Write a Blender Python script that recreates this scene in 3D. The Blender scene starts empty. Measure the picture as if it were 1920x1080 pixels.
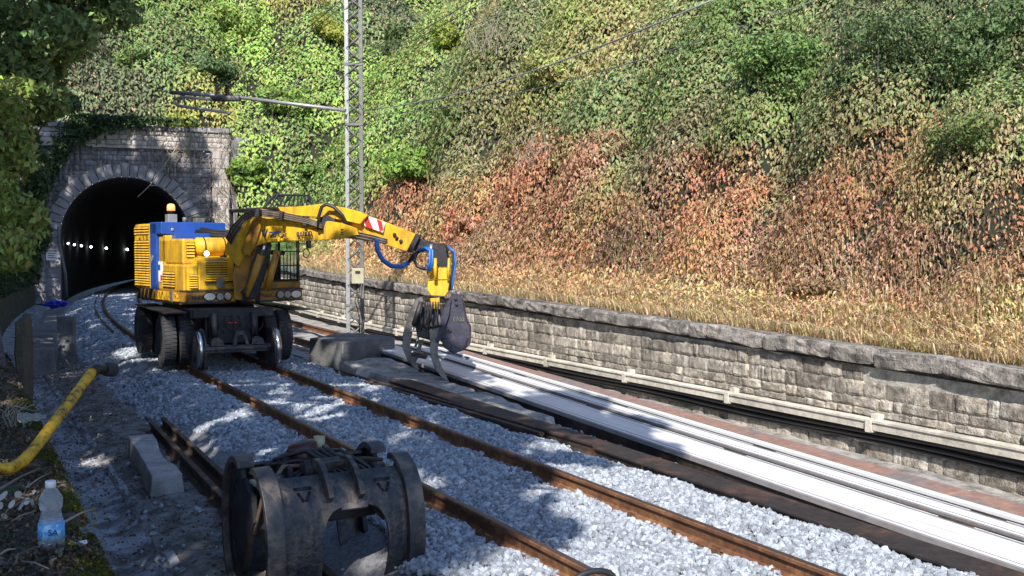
import bpy, math, random
import numpy as np
from mathutils import Vector, Matrix, Euler, noise as mnoise
random.seed(7); RNG = np.random.default_rng(11)
sc = bpy.context.scene
COL = sc.collection
R_ = math.radians

# ---------------------------------------------------------------- camera, sky, sun, exposure
FPX, HCAM = 1900.0, 2.354
PIT = math.atan(77 / FPX); YAW = math.atan(1041 / FPX * math.cos(PIT))
CF = np.array([math.sin(YAW) * math.cos(PIT), math.cos(YAW) * math.cos(PIT), -math.sin(PIT)])
CR = np.array([math.cos(YAW), -math.sin(YAW), 0.0]); CU = np.cross(CR, CF); CC = np.array([0, 0, HCAM])
cam_d = bpy.data.cameras.new('camera'); cam = bpy.data.objects.new('camera', cam_d); COL.objects.link(cam)
cam_d.sensor_width = 36; cam_d.lens = FPX / 1920 * 36; cam_d.clip_start = 0.1; cam_d.clip_end = 600
m3 = Matrix((tuple(CR), tuple(CU), tuple(-CF))).transposed()
cam.matrix_world = Matrix.Translation(tuple(CC)) @ m3.to_4x4()
sc.camera = cam

SUN_AZ, SUN_EL = R_(32), R_(41)          # light travels towards +Y turned 32 deg to +X
LDIR = np.array([math.sin(SUN_AZ) * math.cos(SUN_EL), math.cos(SUN_AZ) * math.cos(SUN_EL), -math.sin(SUN_EL)])
w = bpy.data.worlds.new('World'); sc.world = w; w.use_nodes = True
nt = w.node_tree; bg = nt.nodes['Background']
sky = nt.nodes.new('ShaderNodeTexSky'); sky.sky_type = 'NISHITA'; sky.sun_disc = False
sky.sun_elevation = SUN_EL; sky.sun_rotation = math.atan2(-LDIR[0], -LDIR[1])
sky.air_density = 1.0; sky.dust_density = 0.6; sky.ozone_density = 5.0
nt.links.new(sky.outputs[0], bg.inputs[0]); bg.inputs[1].default_value = 0.15
sd = bpy.data.lights.new('sun', 'SUN'); sd.energy = 4.6; sd.angle = R_(0.55); sd.color = (1.0, 0.95, 0.87)
so = bpy.data.objects.new('sun', sd); COL.objects.link(so)
so.rotation_euler = Vector(tuple(LDIR)).to_track_quat('-Z', 'Y').to_euler()
sc.view_settings.view_transform = 'Standard'; sc.view_settings.look = 'None'
sc.view_settings.exposure = 0.75; sc.view_settings.gamma = 1; sc.view_settings.use_curve_mapping = False
sc.render.engine = 'CYCLES'

def pix(x, y, d):
    """world point seen at photo pixel x, y at depth d metres"""
    return CC + (CF + CR * (x - 960) / FPX - CU * (y - 540) / FPX) * d
def proj(P):
    v = np.asarray(P, float) - CC; d = v @ CF
    return 960 + FPX * (v @ CR) / d, 540 - FPX * (v @ CU) / d, d

# ---------------------------------------------------------------- materials
MATS = {}
def mat(name, base, rough=0.8, metal=0.0, var=0.25, scale=6.0, col2=None, mixs=None, bump=0.3, bscale=None,
        spec=0.5, emis=None, rnd=0.0, streak=None, coat=0.0):
    """procedural surface: base colour broken up by noise, a second colour in patches, bump"""
    if name in MATS: return MATS[name]
    m = bpy.data.materials.new(name); m.use_nodes = True; t = m.node_tree; N = t.nodes; L = t.links
    b = N['Principled BSDF']; b.inputs['Roughness'].default_value = rough; b.inputs['Metallic'].default_value = metal
    b.inputs['Specular IOR Level'].default_value = spec; b.inputs['Coat Weight'].default_value = coat
    tc = N.new('ShaderNodeTexCoord'); geo = N.new('ShaderNodeNewGeometry')
    pos = geo.outputs['Position']
    n1 = N.new('ShaderNodeTexNoise'); n1.inputs['Scale'].default_value = scale; n1.inputs['Detail'].default_value = 6
    n1.inputs['Roughness'].default_value = 0.65; L.new(pos, n1.inputs['Vector'])
    mr = N.new('ShaderNodeMapRange'); mr.inputs[1].default_value = 0.3; mr.inputs[2].default_value = 0.7
    mr.inputs[3].default_value = 1 - var; mr.inputs[4].default_value = 1 + var; L.new(n1.outputs[0], mr.inputs[0])
    rgb = N.new('ShaderNodeRGB'); rgb.outputs[0].default_value = (*base, 1)
    cur = rgb.outputs[0]
    def mixn(fac, a, bcol):
        x = N.new('ShaderNodeMix'); x.data_type = 'RGBA'; L.new(fac, x.inputs[0]); L.new(a, x.inputs[6])
        if isinstance(bcol, tuple): x.inputs[7].default_value = (*bcol, 1)
        else: L.new(bcol, x.inputs[7])
        return x.outputs[2]
    if col2:
        n2 = N.new('ShaderNodeTexNoise'); n2.inputs['Scale'].default_value = (mixs or scale * 0.3)
        n2.inputs['Detail'].default_value = 8; n2.inputs['Roughness'].default_value = 0.7
        L.new(pos, n2.inputs['Vector'])
        r2 = N.new('ShaderNodeMapRange'); r2.inputs[1].default_value = 0.47; r2.inputs[2].default_value = 0.6
        L.new(n2.outputs[0], r2.inputs[0]); cur = mixn(r2.outputs[0], cur, col2)
    if streak:
        mp = N.new('ShaderNodeMapping'); mp.inputs['Scale'].default_value = (9, 9, 1.1); L.new(pos, mp.inputs[0])
        n3 = N.new('ShaderNodeTexNoise'); n3.inputs['Scale'].default_value = 1.0; n3.inputs['Detail'].default_value = 5
        L.new(mp.outputs[0], n3.inputs['Vector'])
        r3 = N.new('ShaderNodeMapRange'); r3.inputs[1].default_value = 0.5; r3.inputs[2].default_value = 0.68; r3.inputs[4].default_value = 0.75
        L.new(n3.outputs[0], r3.inputs[0]); cur = mixn(r3.outputs[0], cur, streak)
    ml = N.new('ShaderNodeMix'); ml.data_type = 'RGBA'; ml.blend_type = 'MULTIPLY'; ml.inputs[0].default_value = 1
    L.new(cur, ml.inputs[6]); L.new(mr.outputs[0], ml.inputs[7]); cur = ml.outputs[2]
    if rnd:
        oi = N.new('ShaderNodeObjectInfo'); ad = N.new('ShaderNodeMath'); ad.operation = 'ADD'
        L.new(oi.outputs['Random'], ad.inputs[0]); L.new(geo.outputs['Random Per Island'], ad.inputs[1])
        fr = N.new('ShaderNodeMath'); fr.operation = 'FRACT'; L.new(ad.outputs[0], fr.inputs[0])
        rr = N.new('ShaderNodeMapRange'); rr.inputs[3].default_value = 1 - rnd; rr.inputs[4].default_value = 1 + rnd
        L.new(fr.outputs[0], rr.inputs[0])
        m2 = N.new('ShaderNodeMix'); m2.data_type = 'RGBA'; m2.blend_type = 'MULTIPLY'; m2.inputs[0].default_value = 1
        L.new(cur, m2.inputs[6]); L.new(rr.outputs[0], m2.inputs[7]); cur = m2.outputs[2]
    L.new(cur, b.inputs['Base Color'])
    if bump:
        nb = N.new('ShaderNodeTexNoise'); nb.inputs['Scale'].default_value = bscale or scale * 4
        nb.inputs['Detail'].default_value = 6; L.new(pos, nb.inputs['Vector'])
        bp = N.new('ShaderNodeBump'); bp.inputs['Strength'].default_value = bump; bp.inputs['Distance'].default_value = 0.02
        L.new(nb.outputs[0], bp.inputs['Height']); L.new(bp.outputs[0], b.inputs['Normal'])
    if emis:
        b.inputs['Emission Color'].default_value = (*emis[0], 1); b.inputs['Emission Strength'].default_value = emis[1]
    MATS[name] = m; return m

def lengthwise(m, col, scale=(26, .35, 1), lo=.5, hi=.72, amt=.8):
    """long grimy streaks running along Y mixed into the base colour"""
    t = m.node_tree; N, L = t.nodes, t.links; b = N['Principled BSDF']; src = b.inputs['Base Color'].links[0].from_socket
    g = N.new('ShaderNodeNewGeometry'); mp = N.new('ShaderNodeMapping'); mp.inputs['Scale'].default_value = scale; L.new(g.outputs['Position'], mp.inputs[0])
    n = N.new('ShaderNodeTexNoise'); n.inputs['Scale'].default_value = 1; n.inputs['Detail'].default_value = 6; L.new(mp.outputs[0], n.inputs['Vector'])
    r = N.new('ShaderNodeMapRange'); r.inputs[1].default_value = lo; r.inputs[2].default_value = hi; r.inputs[4].default_value = amt; L.new(n.outputs[0], r.inputs[0])
    x = N.new('ShaderNodeMix'); x.data_type = 'RGBA'; L.new(r.outputs[0], x.inputs[0]); L.new(src, x.inputs[6]); x.inputs[7].default_value = (*col, 1); L.new(x.outputs[2], b.inputs['Base Color'])

def leaf_mat(name, trans=0.3, rough=0.55):
    m = bpy.data.materials.new(name); m.use_nodes = True; t = m.node_tree; N = t.nodes; L = t.links
    b = N['Principled BSDF']; b.inputs['Roughness'].default_value = rough; b.inputs['Specular IOR Level'].default_value = 0.3
    a = N.new('ShaderNodeAttribute'); a.attribute_name = 'Col'
    L.new(a.outputs['Color'], b.inputs['Base Color'])
    tr = N.new('ShaderNodeBsdfTranslucent'); L.new(a.outputs['Color'], tr.inputs[0])
    mx = N.new('ShaderNodeMixShader'); mx.inputs[0].default_value = trans
    L.new(b.outputs[0], mx.inputs[1]); L.new(tr.outputs[0], mx.inputs[2])
    L.new(mx.outputs[0], N['Material Output'].inputs[0]); return m
LEAF = leaf_mat('leaf'); STRAW = leaf_mat('straw', 0.35, 0.7)

STONE = mat('wall_stone', (0.33, 0.29, 0.24), 0.9, var=0.45, scale=13, col2=(0.15, 0.13, 0.11), mixs=4, bump=0.9, bscale=40, rnd=0.4, streak=(0.47, 0.44, 0.39))
COPING = mat('coping_stone', (0.26, 0.235, 0.21), 0.9, var=0.5, scale=9, col2=(0.10, 0.09, 0.08), mixs=3.3, bump=1.0, bscale=30, rnd=0.25)
MORTAR = mat('mortar', (0.45, 0.42, 0.37), 0.95, var=0.3, scale=12, col2=(0.2, 0.19, 0.16), mixs=2, bump=0.8, bscale=50)
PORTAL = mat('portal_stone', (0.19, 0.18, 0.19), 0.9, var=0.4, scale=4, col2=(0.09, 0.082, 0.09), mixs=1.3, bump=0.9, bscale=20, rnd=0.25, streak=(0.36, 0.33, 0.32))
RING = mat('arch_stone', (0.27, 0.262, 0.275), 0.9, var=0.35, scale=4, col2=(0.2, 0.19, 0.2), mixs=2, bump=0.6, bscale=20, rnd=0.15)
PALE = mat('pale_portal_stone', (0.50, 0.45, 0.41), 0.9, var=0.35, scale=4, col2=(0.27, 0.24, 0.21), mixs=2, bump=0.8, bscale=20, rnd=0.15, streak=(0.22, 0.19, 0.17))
SOOT = mat('tunnel_lining', (0.055, 0.055, 0.06), 0.95, var=0.3, scale=2)
CONC = mat('concrete', (0.36, 0.35, 0.34), 0.9, var=0.25, scale=7, col2=(0.25, 0.24, 0.23), mixs=2.5, bump=0.5, bscale=40)
CONCD = mat('dark_weathered_concrete', (0.17, 0.17, 0.175), 0.9, var=0.4, scale=6, col2=(0.09, 0.085, 0.08), mixs=3, bump=0.9, bscale=25)
CONCP = mat('pale_broken_concrete', (0.33, 0.31, 0.29), 0.9, var=0.4, scale=5, col2=(0.17, 0.165, 0.16), mixs=3, bump=1.0, bscale=25)
TROUGH = mat('cable_trough_concrete', (0.60, 0.55, 0.47), 0.85, var=0.2, scale=10, col2=(0.42, 0.39, 0.33), mixs=2, bump=0.3, rnd=0.12)
GRAVEL = mat('ballast_limestone', (0.29, 0.315, 0.355), 0.85, var=0.2, scale=25, bump=0.4, bscale=60, rnd=0.42)
GRAVB = mat('ballast_ground', (0.20, 0.20, 0.215), 0.95, var=0.5, scale=22, bump=1.0, bscale=60)
DIRT = mat('dirt_ground', (0.20, 0.19, 0.185), 0.95, var=0.5, scale=7, col2=(0.09, 0.08, 0.07), mixs=3, bump=1.0, bscale=30)
DRAINM = mat('drain_concrete', (0.36, 0.365, 0.40), 0.9, var=0.45, scale=6, col2=(0.13, 0.125, 0.125), mixs=2.2, bump=1.0, bscale=22)
BANKM = mat('bank_soil', (0.085, 0.072, 0.058), 0.95, var=0.6, scale=8, col2=(0.03, 0.045, 0.012), mixs=3, bump=1.0, bscale=30)
HILLM = mat('shaded_hill_soil', (0.018, 0.02, 0.009), 0.95, var=0.5, scale=3, bump=0.8)  # darker than real soil: shade between the leaves is put into the colour
RAIL = mat('rail_rust', (0.15, 0.068, 0.034), 0.75, 0.15, var=0.35, scale=14, col2=(0.27, 0.13, 0.06), mixs=3, bump=0.3)
RAILTOP = mat('rail_running_face', (0.13, 0.095, 0.08), 0.45, 0.7, var=0.3, scale=10, bump=0.1)
OLDRAIL = mat('old_dark_rail', (0.05, 0.037, 0.032), 0.7, 0.3, var=0.4, scale=10, col2=(0.11, 0.06, 0.04), mixs=2, bump=0.4)
DKBEAM = mat('dark_steel_beam', (0.035, 0.028, 0.027), 0.65, 0.3, var=0.4, scale=8, col2=(0.09, 0.05, 0.035), mixs=1.2, bump=0.3)
WHITE = mat('white_painted_steel', (0.74, 0.74, 0.75), 0.3, 0.0, var=0.05, scale=3, col2=(0.77, 0.78, 0.79), mixs=1.2, bump=0.05)
lengthwise(WHITE, (.42, .41, .42))
WEDGE = mat('grey_steel_lip', (0.33, 0.31, 0.31), 0.5, 0.3, var=0.2, scale=6, bump=0.2)
RUSTP = mat('orange_rust_plate', (0.25, 0.145, 0.11), 0.85, 0.0, var=0.3, scale=8, col2=(0.17, 0.145, 0.14), mixs=1.1, bump=0.3)
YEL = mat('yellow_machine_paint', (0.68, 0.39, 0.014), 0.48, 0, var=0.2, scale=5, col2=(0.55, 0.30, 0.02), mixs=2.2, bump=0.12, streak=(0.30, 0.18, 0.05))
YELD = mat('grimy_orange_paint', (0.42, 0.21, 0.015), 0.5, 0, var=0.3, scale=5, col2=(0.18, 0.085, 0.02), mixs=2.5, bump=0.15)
YEL2 = mat('worn_yellow_paint', (0.72, 0.40, 0.015), 0.5, 0, var=0.25, scale=7, col2=(0.05, 0.03, 0.015), mixs=9, bump=0.3)
BLUE = mat('blue_machine_paint', (0.015, 0.07, 0.32), 0.4, 0, var=0.15, scale=5, bump=0.05, coat=0.2)
BLK = mat('black_steel', (0.018, 0.018, 0.022), 0.55, 0.3, var=0.35, scale=9, col2=(0.035, 0.033, 0.035), mixs=4, bump=0.25)
GREYS = mat('worn_dark_grey_steel', (0.042, 0.044, 0.053), 0.5, 0.4, var=0.45, scale=14, col2=(0.085, 0.075, 0.07), mixs=5, bump=0.6, bscale=30, streak=(0.17, 0.13, 0.10))
GREYB = mat('dark_band_steel', (0.06, 0.058, 0.062), 0.5, 0.4, var=0.3, scale=9, col2=(0.15, 0.12, 0.10), mixs=4, bump=0.3)  # dark grey steel of the grab's flanges, opening edges and hinge pins
CLAWM = mat('bare_worn_claw_steel', (0.20, 0.19, 0.185), 0.45, 0.5, var=0.25, scale=9, col2=(0.12, 0.10, 0.09), mixs=3, bump=0.3)
PURP = mat('dark_violet_painted_steel', (0.035, 0.033, 0.055), 0.45, 0.2, var=0.35, scale=7, col2=(0.06, 0.055, 0.075), mixs=3, bump=0.25)
RUB = mat('tyre_rubber', (0.035, 0.035, 0.038), 0.85, 0, var=0.2, scale=12, bump=0.3)
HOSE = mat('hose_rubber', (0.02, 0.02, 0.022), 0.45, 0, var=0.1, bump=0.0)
HOSEG = mat('grey_brown_hose', (0.16, 0.11, 0.075), 0.5, 0, var=0.3, scale=15, bump=0.1)
HOSEB = mat('blue_hose', (0.02, 0.12, 0.42), 0.45, 0, var=0.15, bump=0.0)
CHROME = mat('bright_steel', (0.65, 0.66, 0.68), 0.22, 1.0, var=0.1, bump=0.05)
STEEL = mat('galvanised_steel', (0.33, 0.335, 0.34), 0.5, 0.5, var=0.2, scale=6, bump=0.15)
STEELD = mat('dull_lattice_steel', (0.16, 0.16, 0.155), 0.6, 0.4, var=0.25, scale=6, bump=0.15)
REDB = mat('red_brown_paint', (0.05, 0.018, 0.018), 0.4, 0.1, var=0.3, scale=9, bump=0.1)
RED = mat('red_sign_paint', (0.55, 0.03, 0.03), 0.5, var=0.1, bump=0)
WHT = mat('white_sign_paint', (0.8, 0.8, 0.8), 0.5, var=0.08, bump=0)
INK = mat('dark_blue_lettering', (0.02, 0.025, 0.07), 0.5, var=0.05, bump=0)
BOXM = mat('olive_grey_cabinet', (0.36, 0.35, 0.24), 0.6, 0.1, var=0.15, scale=9, bump=0.1)
WOOD = mat('dry_wood', (0.20, 0.16, 0.12), 0.9, 0, var=0.3, scale=12, bump=0.5)
BARK = mat('bark', (0.10, 0.08, 0.06), 0.9, 0, var=0.4, scale=9, bump=0.8)
BAGM = mat('blue_plastic_sheet', (0.012, 0.03, 0.45), 0.45, 0, var=0.2, bump=0.3)
ORANGEL = mat('orange_beacon_lens', (0.9, 0.25, 0.08), 0.3, 0, var=0.05, bump=0, emis=((1.0, 0.32, 0.12), 1.2))
LAMPW = mat('lit_lamp_glass', (0.9, 0.9, 0.85), 0.3, 0, var=0.0, bump=0, emis=((1.0, 0.97, 0.85), 7))
TLAMP = mat('tunnel_lamp_glass', (0.9, 0.9, 0.9), 0.3, 0, var=0.0, bump=0, emis=((0.95, 0.97, 1.0), 10))
LENSW = mat('pale_headlamp_lens', (0.8, 0.76, 0.66), 0.25, 0, var=0.05, bump=0)
LENSG = mat('grey_lamp_lens', (0.35, 0.33, 0.30), 0.3, 0, var=0.05, bump=0)
CERAM = mat('brown_insulator', (0.07, 0.05, 0.045), 0.3, 0, var=0.1, bump=0)
def glassm(name, col, rough, ior=1.45):
    m = bpy.data.materials.new(name); m.use_nodes = True; b = m.node_tree.nodes['Principled BSDF']
    b.inputs['Base Color'].default_value = (*col, 1); b.inputs['Roughness'].default_value = rough
    b.inputs['Transmission Weight'].default_value = 1; b.inputs['IOR'].default_value = ior
    n = m.node_tree.nodes.new('ShaderNodeTexNoise'); n.inputs['Scale'].default_value = 18
    bp = m.node_tree.nodes.new('ShaderNodeBump'); bp.inputs['Strength'].default_value = 0.12; bp.inputs['Distance'].default_value = 0.01
    m.node_tree.links.new(n.outputs[0], bp.inputs['Height']); m.node_tree.links.new(bp.outputs[0], b.inputs['Normal'])
    return m
GLASS = glassm('cab_glass', (0.75, 0.85, 0.82), 0.03, 1.05)
PET = glassm('clear_plastic', (0.80, 0.84, 0.87), 0.2, 1.2); PET.node_tree.nodes['Principled BSDF'].inputs['Transmission Weight'].default_value = .8

# ---------------------------------------------------------------- object helpers
WM = {}                                  # world matrix of each object made here
def tag(o, label=None, cat=None, group=None, kind=None):
    if label: o['label'] = label
    if cat: o['category'] = cat
    if group: o['group'] = group
    if kind: o['kind'] = kind
    return o
def empty(name, loc, label, cat, group=None, rz=0):
    o = bpy.data.objects.new(name, None); COL.objects.link(o); o.empty_display_size = 0.2
    o.location = tuple(loc); o.rotation_euler = (0, 0, rz)
    WM[o.name] = Matrix.Translation(tuple(loc)) @ Matrix.Rotation(rz, 4, 'Z')
    return tag(o, label, cat, group)
def link(name, me, parent=None):
    o = bpy.data.objects.new(name, me); COL.objects.link(o)
    if parent: o.parent = parent; WM[o.name] = WM[parent.name]
    else: WM[o.name] = Matrix.Identity(4)
    return o
class MB:
    def __init__(s): s.v = []; s.f = []; s.sm = []
    def add(s, vs, fs, smooth=False):
        n = len(s.v); s.v += [tuple(map(float, p)) for p in vs]; s.f += [tuple(i + n for i in f) for f in fs]; s.sm += [smooth] * len(fs); return s
    def hexa(s, p):                      # p: 8 points, bottom four then top four, same turning
        return s.add(p, [(3, 2, 1, 0), (4, 5, 6, 7), (0, 1, 5, 4), (1, 2, 6, 5), (2, 3, 7, 6), (3, 0, 4, 7)])
    def box(s, a, b, T=None):
        x0, y0, z0 = a; x1, y1, z1 = b
        p = [(x0, y0, z0), (x1, y0, z0), (x1, y1, z0), (x0, y1, z0), (x0, y0, z1), (x1, y0, z1), (x1, y1, z1), (x0, y1, z1)]
        if T: p = [T(*q) for q in p]
        return s.hexa(p)
    def prism(s, poly, ext, bev=0.0):    # poly: list of 3D points (planar), ext: 3D vector
        n = len(poly); a = [np.array(q, float) for q in poly]; e = np.array(ext, float)
        if bev > 0:
            c = sum(a) / n; un = e / np.linalg.norm(e)
            ins = [q + (c - q) / max(np.linalg.norm(c - q), 1e-6) * bev for q in a]
            rings = [[q for q in ins], [q + un * bev for q in a], [q + e - un * bev for q in a], [q + e for q in ins]]
        else: rings = [a, [q + e for q in a]]
        vs = [q for r in rings for q in r]; fs = [tuple(range(n))[::-1], tuple(range(n * (len(rings) - 1), n * len(rings)))]
        for k in range(len(rings) - 1):
            for i in range(n): j = (i + 1) % n; fs.append((k * n + i, k * n + j, (k + 1) * n + j, (k + 1) * n + i))
        return s.add(vs, fs)
    def tube(s, path, r, n=8, cap=True, closed=False):
        P = [np.array(p, float) for p in path]; m = len(P); rs = r if hasattr(r, '__len__') else [r] * m
        up = np.array([0, 0, 1.0]); vs = []; prev = None
        for i, p in enumerate(P):
            t = P[min(i + 1, m - 1)] - P[max(i - 1, 0)]; t /= (np.linalg.norm(t) + 1e-9)
            if prev is None:
                u = np.cross(t, up)
                if np.linalg.norm(u) < 0.05: u = np.cross(t, (1.0, 0, 0))
            else: u = prev - t * (prev @ t)
            u /= (np.linalg.norm(u) + 1e-9); prev = u; v = np.cross(t, u)
            for k in range(n): a = 2 * math.pi * k / n; vs.append(p + (u * math.cos(a) + v * math.sin(a)) * rs[i])
        fs = [(i * n + k, i * n + (k + 1) % n, (i + 1) * n + (k + 1) % n, (i + 1) * n + k) for i in range(m - 1) for k in range(n)]
        s.add(vs, fs, True)
        if cap:
            b0 = len(s.v) - len(vs)
            s.f += [tuple(b0 + k for k in range(n))[::-1], tuple(b0 + (m - 1) * n + k for k in range(n))]; s.sm += [False, False]
        return s
    def lathe(s, c, axis, prof, n=24):   # prof: (along axis, radius)
        c = np.array(c, float); ax = np.array(axis, float); ax /= np.linalg.norm(ax)
        u = np.cross(ax, (0, 0, 1.0))
        if np.linalg.norm(u) < 0.05: u = np.cross(ax, (1.0, 0, 0))
        u /= np.linalg.norm(u); v = np.cross(ax, u); vs = []
        for (a, r) in prof:
            for k in range(n): t = 2 * math.pi * k / n; vs.append(c + ax * a + (u * math.cos(t) + v * math.sin(t)) * r)
        fs = [(i * n + k, i * n + (k + 1) % n, (i + 1) * n + (k + 1) % n, (i + 1) * n + k) for i in range(len(prof) - 1) for k in range(n)]
        s.add(vs, fs, True); b0 = len(s.v) - len(vs); m = len(prof)
        s.f += [tuple(b0 + k for k in range(n))[::-1], tuple(b0 + (m - 1) * n + k for k in range(n))]; s.sm += [False, False]
        return s
    def mesh(s, name, m, inv=None):
        vs = s.v
        if inv is not None: vs = [tuple(inv @ Vector(p)) for p in vs]
        me = bpy.data.meshes.new(name); me.from_pydata(vs, [], s.f); me.polygons.foreach_set('use_smooth', s.sm)
        me.materials.append(m); me.update()
        import bmesh
        bm = bmesh.new(); bm.from_mesh(me); bmesh.ops.recalc_face_normals(bm, faces=bm.faces); bm.to_mesh(me); bm.free()
        return me
    def build(s, name, m, parent=None, label=None, cat=None, group=None, kind=None, bevel=0):
        inv = WM[parent.name].inverted() if parent else None
        o = link(name, s.mesh(name, m, inv), parent)
        if bevel:
            b = o.modifiers.new('bevel', 'BEVEL'); b.width = bevel; b.segments = 2; b.limit_method = 'ANGLE'; b.angle_limit = R_(35)
        return tag(o, label, cat, group, kind)
def text(name, s, size, origin, right, up, m, parent, depth=0.004):
    cu = bpy.data.curves.new(name, 'FONT'); cu.body = s; cu.size = size; cu.extrude = depth
    tmp = bpy.data.objects.new('t', cu); COL.objects.link(tmp); bpy.context.view_layer.update()
    me = bpy.data.meshes.new_from_object(tmp.evaluated_get(bpy.context.evaluated_depsgraph_get()))
    bpy.data.objects.remove(tmp)
    r = Vector(tuple(right)).normalized(); u = Vector(tuple(up)); u = (u - r * u.dot(r)).normalized(); n = r.cross(u)
    M = Matrix.Translation(tuple(origin)) @ Matrix((r, u, n)).transposed().to_4x4()
    me.transform(WM[parent.name].inverted() @ M); me.materials.clear(); me.materials.append(m)
    return link(name, me, parent)
def np_mesh(name, verts, faces, m, cols=None, parent=None):
    """verts Nx3, faces Mx3 or Mx4, cols Mx3 per face"""
    me = bpy.data.meshes.new(name); k = faces.shape[1]
    if parent:
        inv = np.array(WM[parent.name].inverted()); verts = verts @ inv[:3, :3].T + inv[:3, 3]
    me.vertices.add(len(verts)); me.vertices.foreach_set('co', verts.astype(np.float32).ravel())
    me.loops.add(faces.size); me.loops.foreach_set('vertex_index', faces.astype(np.int32).ravel())
    me.polygons.add(len(faces)); me.polygons.foreach_set('loop_start', np.arange(0, faces.size, k, dtype=np.int32))
    me.update(calc_edges=True)
    if cols is not None:
        a = me.color_attributes.new('Col', 'FLOAT_COLOR', 'CORNER')
        c = np.ones((faces.size, 4), np.float32); c[:, :3] = np.repeat(np.clip(cols, 0, 1), k, 0); a.data.foreach_set('color', c.ravel())
    me.materials.append(m); me.validate(); return link(name, me, parent)
def leaves(name, P, Nrm, L, cols, m=LEAF, parent=None, ratio=0.5, align=0.6, droop=0.3, rng=RNG):
    """leaf-sized faces: folded rhombi at P, facing about Nrm, length L"""
    n = len(P); L = np.broadcast_to(L, n)[:, None]
    nn = Nrm * align + rng.normal(size=(n, 3)) * (1 - align) + np.array([0, 0, 0.1]); nn /= np.linalg.norm(nn, axis=1)[:, None] + 1e-9
    t = rng.normal(size=(n, 3)) + np.array([0, 0, -droop * 3]); t -= nn * (t * nn).sum(1)[:, None]; t /= np.linalg.norm(t, axis=1)[:, None] + 1e-9
    b = np.cross(nn, t)
    v = np.empty((n, 4, 3)); v[:, 0] = P - t * L * .5; v[:, 1] = P + b * L * ratio * .5 + nn * L * .12 - t * L * .05
    v[:, 2] = P + t * L * .5 - nn * L * .1; v[:, 3] = P - b * L * ratio * .5 + nn * L * .12 - t * L * .05
    q = np.arange(n)[:, None] * 4
    f = np.concatenate([q + [0, 1, 2], q + [0, 2, 3]], 0)
    return np_mesh(name, v.reshape(-1, 3), f, m, np.concatenate([cols, cols], 0), parent)

# ---------------------------------------------------------------- track geometry
def xl(Y): return 4.02 + np.maximum(0, np.asarray(Y, float) - 22) ** 2 / 420
def hd(Y): return np.arctan(np.maximum(0, np.asarray(Y, float) - 22) / 210)
def TP(o, Y, z=0.0):                     # point at offset o right of the left rail, station Y
    a = hd(Y); return np.array([xl(Y) + o * np.cos(a), Y - o * np.sin(a), z])

# portal frame
PA = np.array([math.cos(R_(7)), -math.sin(R_(7)), 0]); PN = np.array([-PA[1], PA[0], 0])   # PN points into the hill
P0 = np.array([4.65, 55.75, 0.0])
def PP(s_, z, n=0.0): return P0 + PA * s_ + PN * n + np.array([0, 0, z])

# ---------------------------------------------------------------- ground sheets
def noise2(x, y, s=1.0, seed=0.0):
    return mnoise.noise(Vector((x * s + seed, y * s - seed, seed)))
def sheet(name, xs, Ys, zf, m, kind='structure', jitter=0.0, ns=3.0):
    """strip following the track: xs are distances measured as X at the straight part"""
    vs = []; fs = []
    for j, Y in enumerate(Ys):
        for i, X in enumerate(xs):
            p = TP(X - 4.02, Y); z = zf(X, Y) + jitter * noise2(X, Y, ns, 3.1) + jitter * .5 * noise2(X, Y, ns * 3.3, 8.1)
            vs.append((p[0], p[1], z))
    n = len(xs)
    for j in range(len(Ys) - 1):
        for i in range(n - 1): fs.append((j * n + i, j * n + i + 1, (j + 1) * n + i + 1, (j + 1) * n + i))
    b = MB(); b.add(vs, fs, True); return b.build(name, m, kind=kind)
base = MB(); base.add([(-90, -60, -0.95), (120, -60, -0.95), (120, 190, -0.95), (-90, 190, -0.95)], [(0, 1, 2, 3)])
base.build('ground', DIRT, kind='structure')
def prof(pts):
    a = np.array(pts); return lambda X: float(np.interp(X, a[:, 0], a[:, 1]))
YS = list(np.arange(-3, 30, 0.3)) + list(np.arange(30, 56.5, 1.0))
bedp = prof([(2.45, -.52), (2.8, -.42), (3.3, -.2), (3.5, -.17), (6.5, -.17), (6.9, -.28), (7.3, -.5), (7.6, -.6)])
bed = sheet('ballast_bed', list(np.linspace(2.45, 7.6, 26)), YS + [60, 70, 80, 100, 120], lambda X, Y: bedp(X), GRAVB, jitter=.02)
dp = prof([(1.6, -.50), (1.9, -.44), (2.5, -.42), (2.8, -.50)])
sheet('dirt_path', list(np.linspace(1.6, 2.8, 10)), YS, lambda X, Y: dp(X), DIRT, jitter=.06)
drp = prof([(.60, -.50), (.95, -.58), (1.35, -.6), (1.7, -.47)])
sheet('drain_channel', list(np.linspace(.6, 1.7, 12)), YS, lambda X, Y: drp(X), DRAINM, jitter=.05)
sheet('right_track_bed', list(np.linspace(7.2, 11.3, 20)), YS, lambda X, Y: -.62 + .022 * min(max(Y - 6, 0), 14), CONCP, jitter=.07, ns=2.0)

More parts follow.
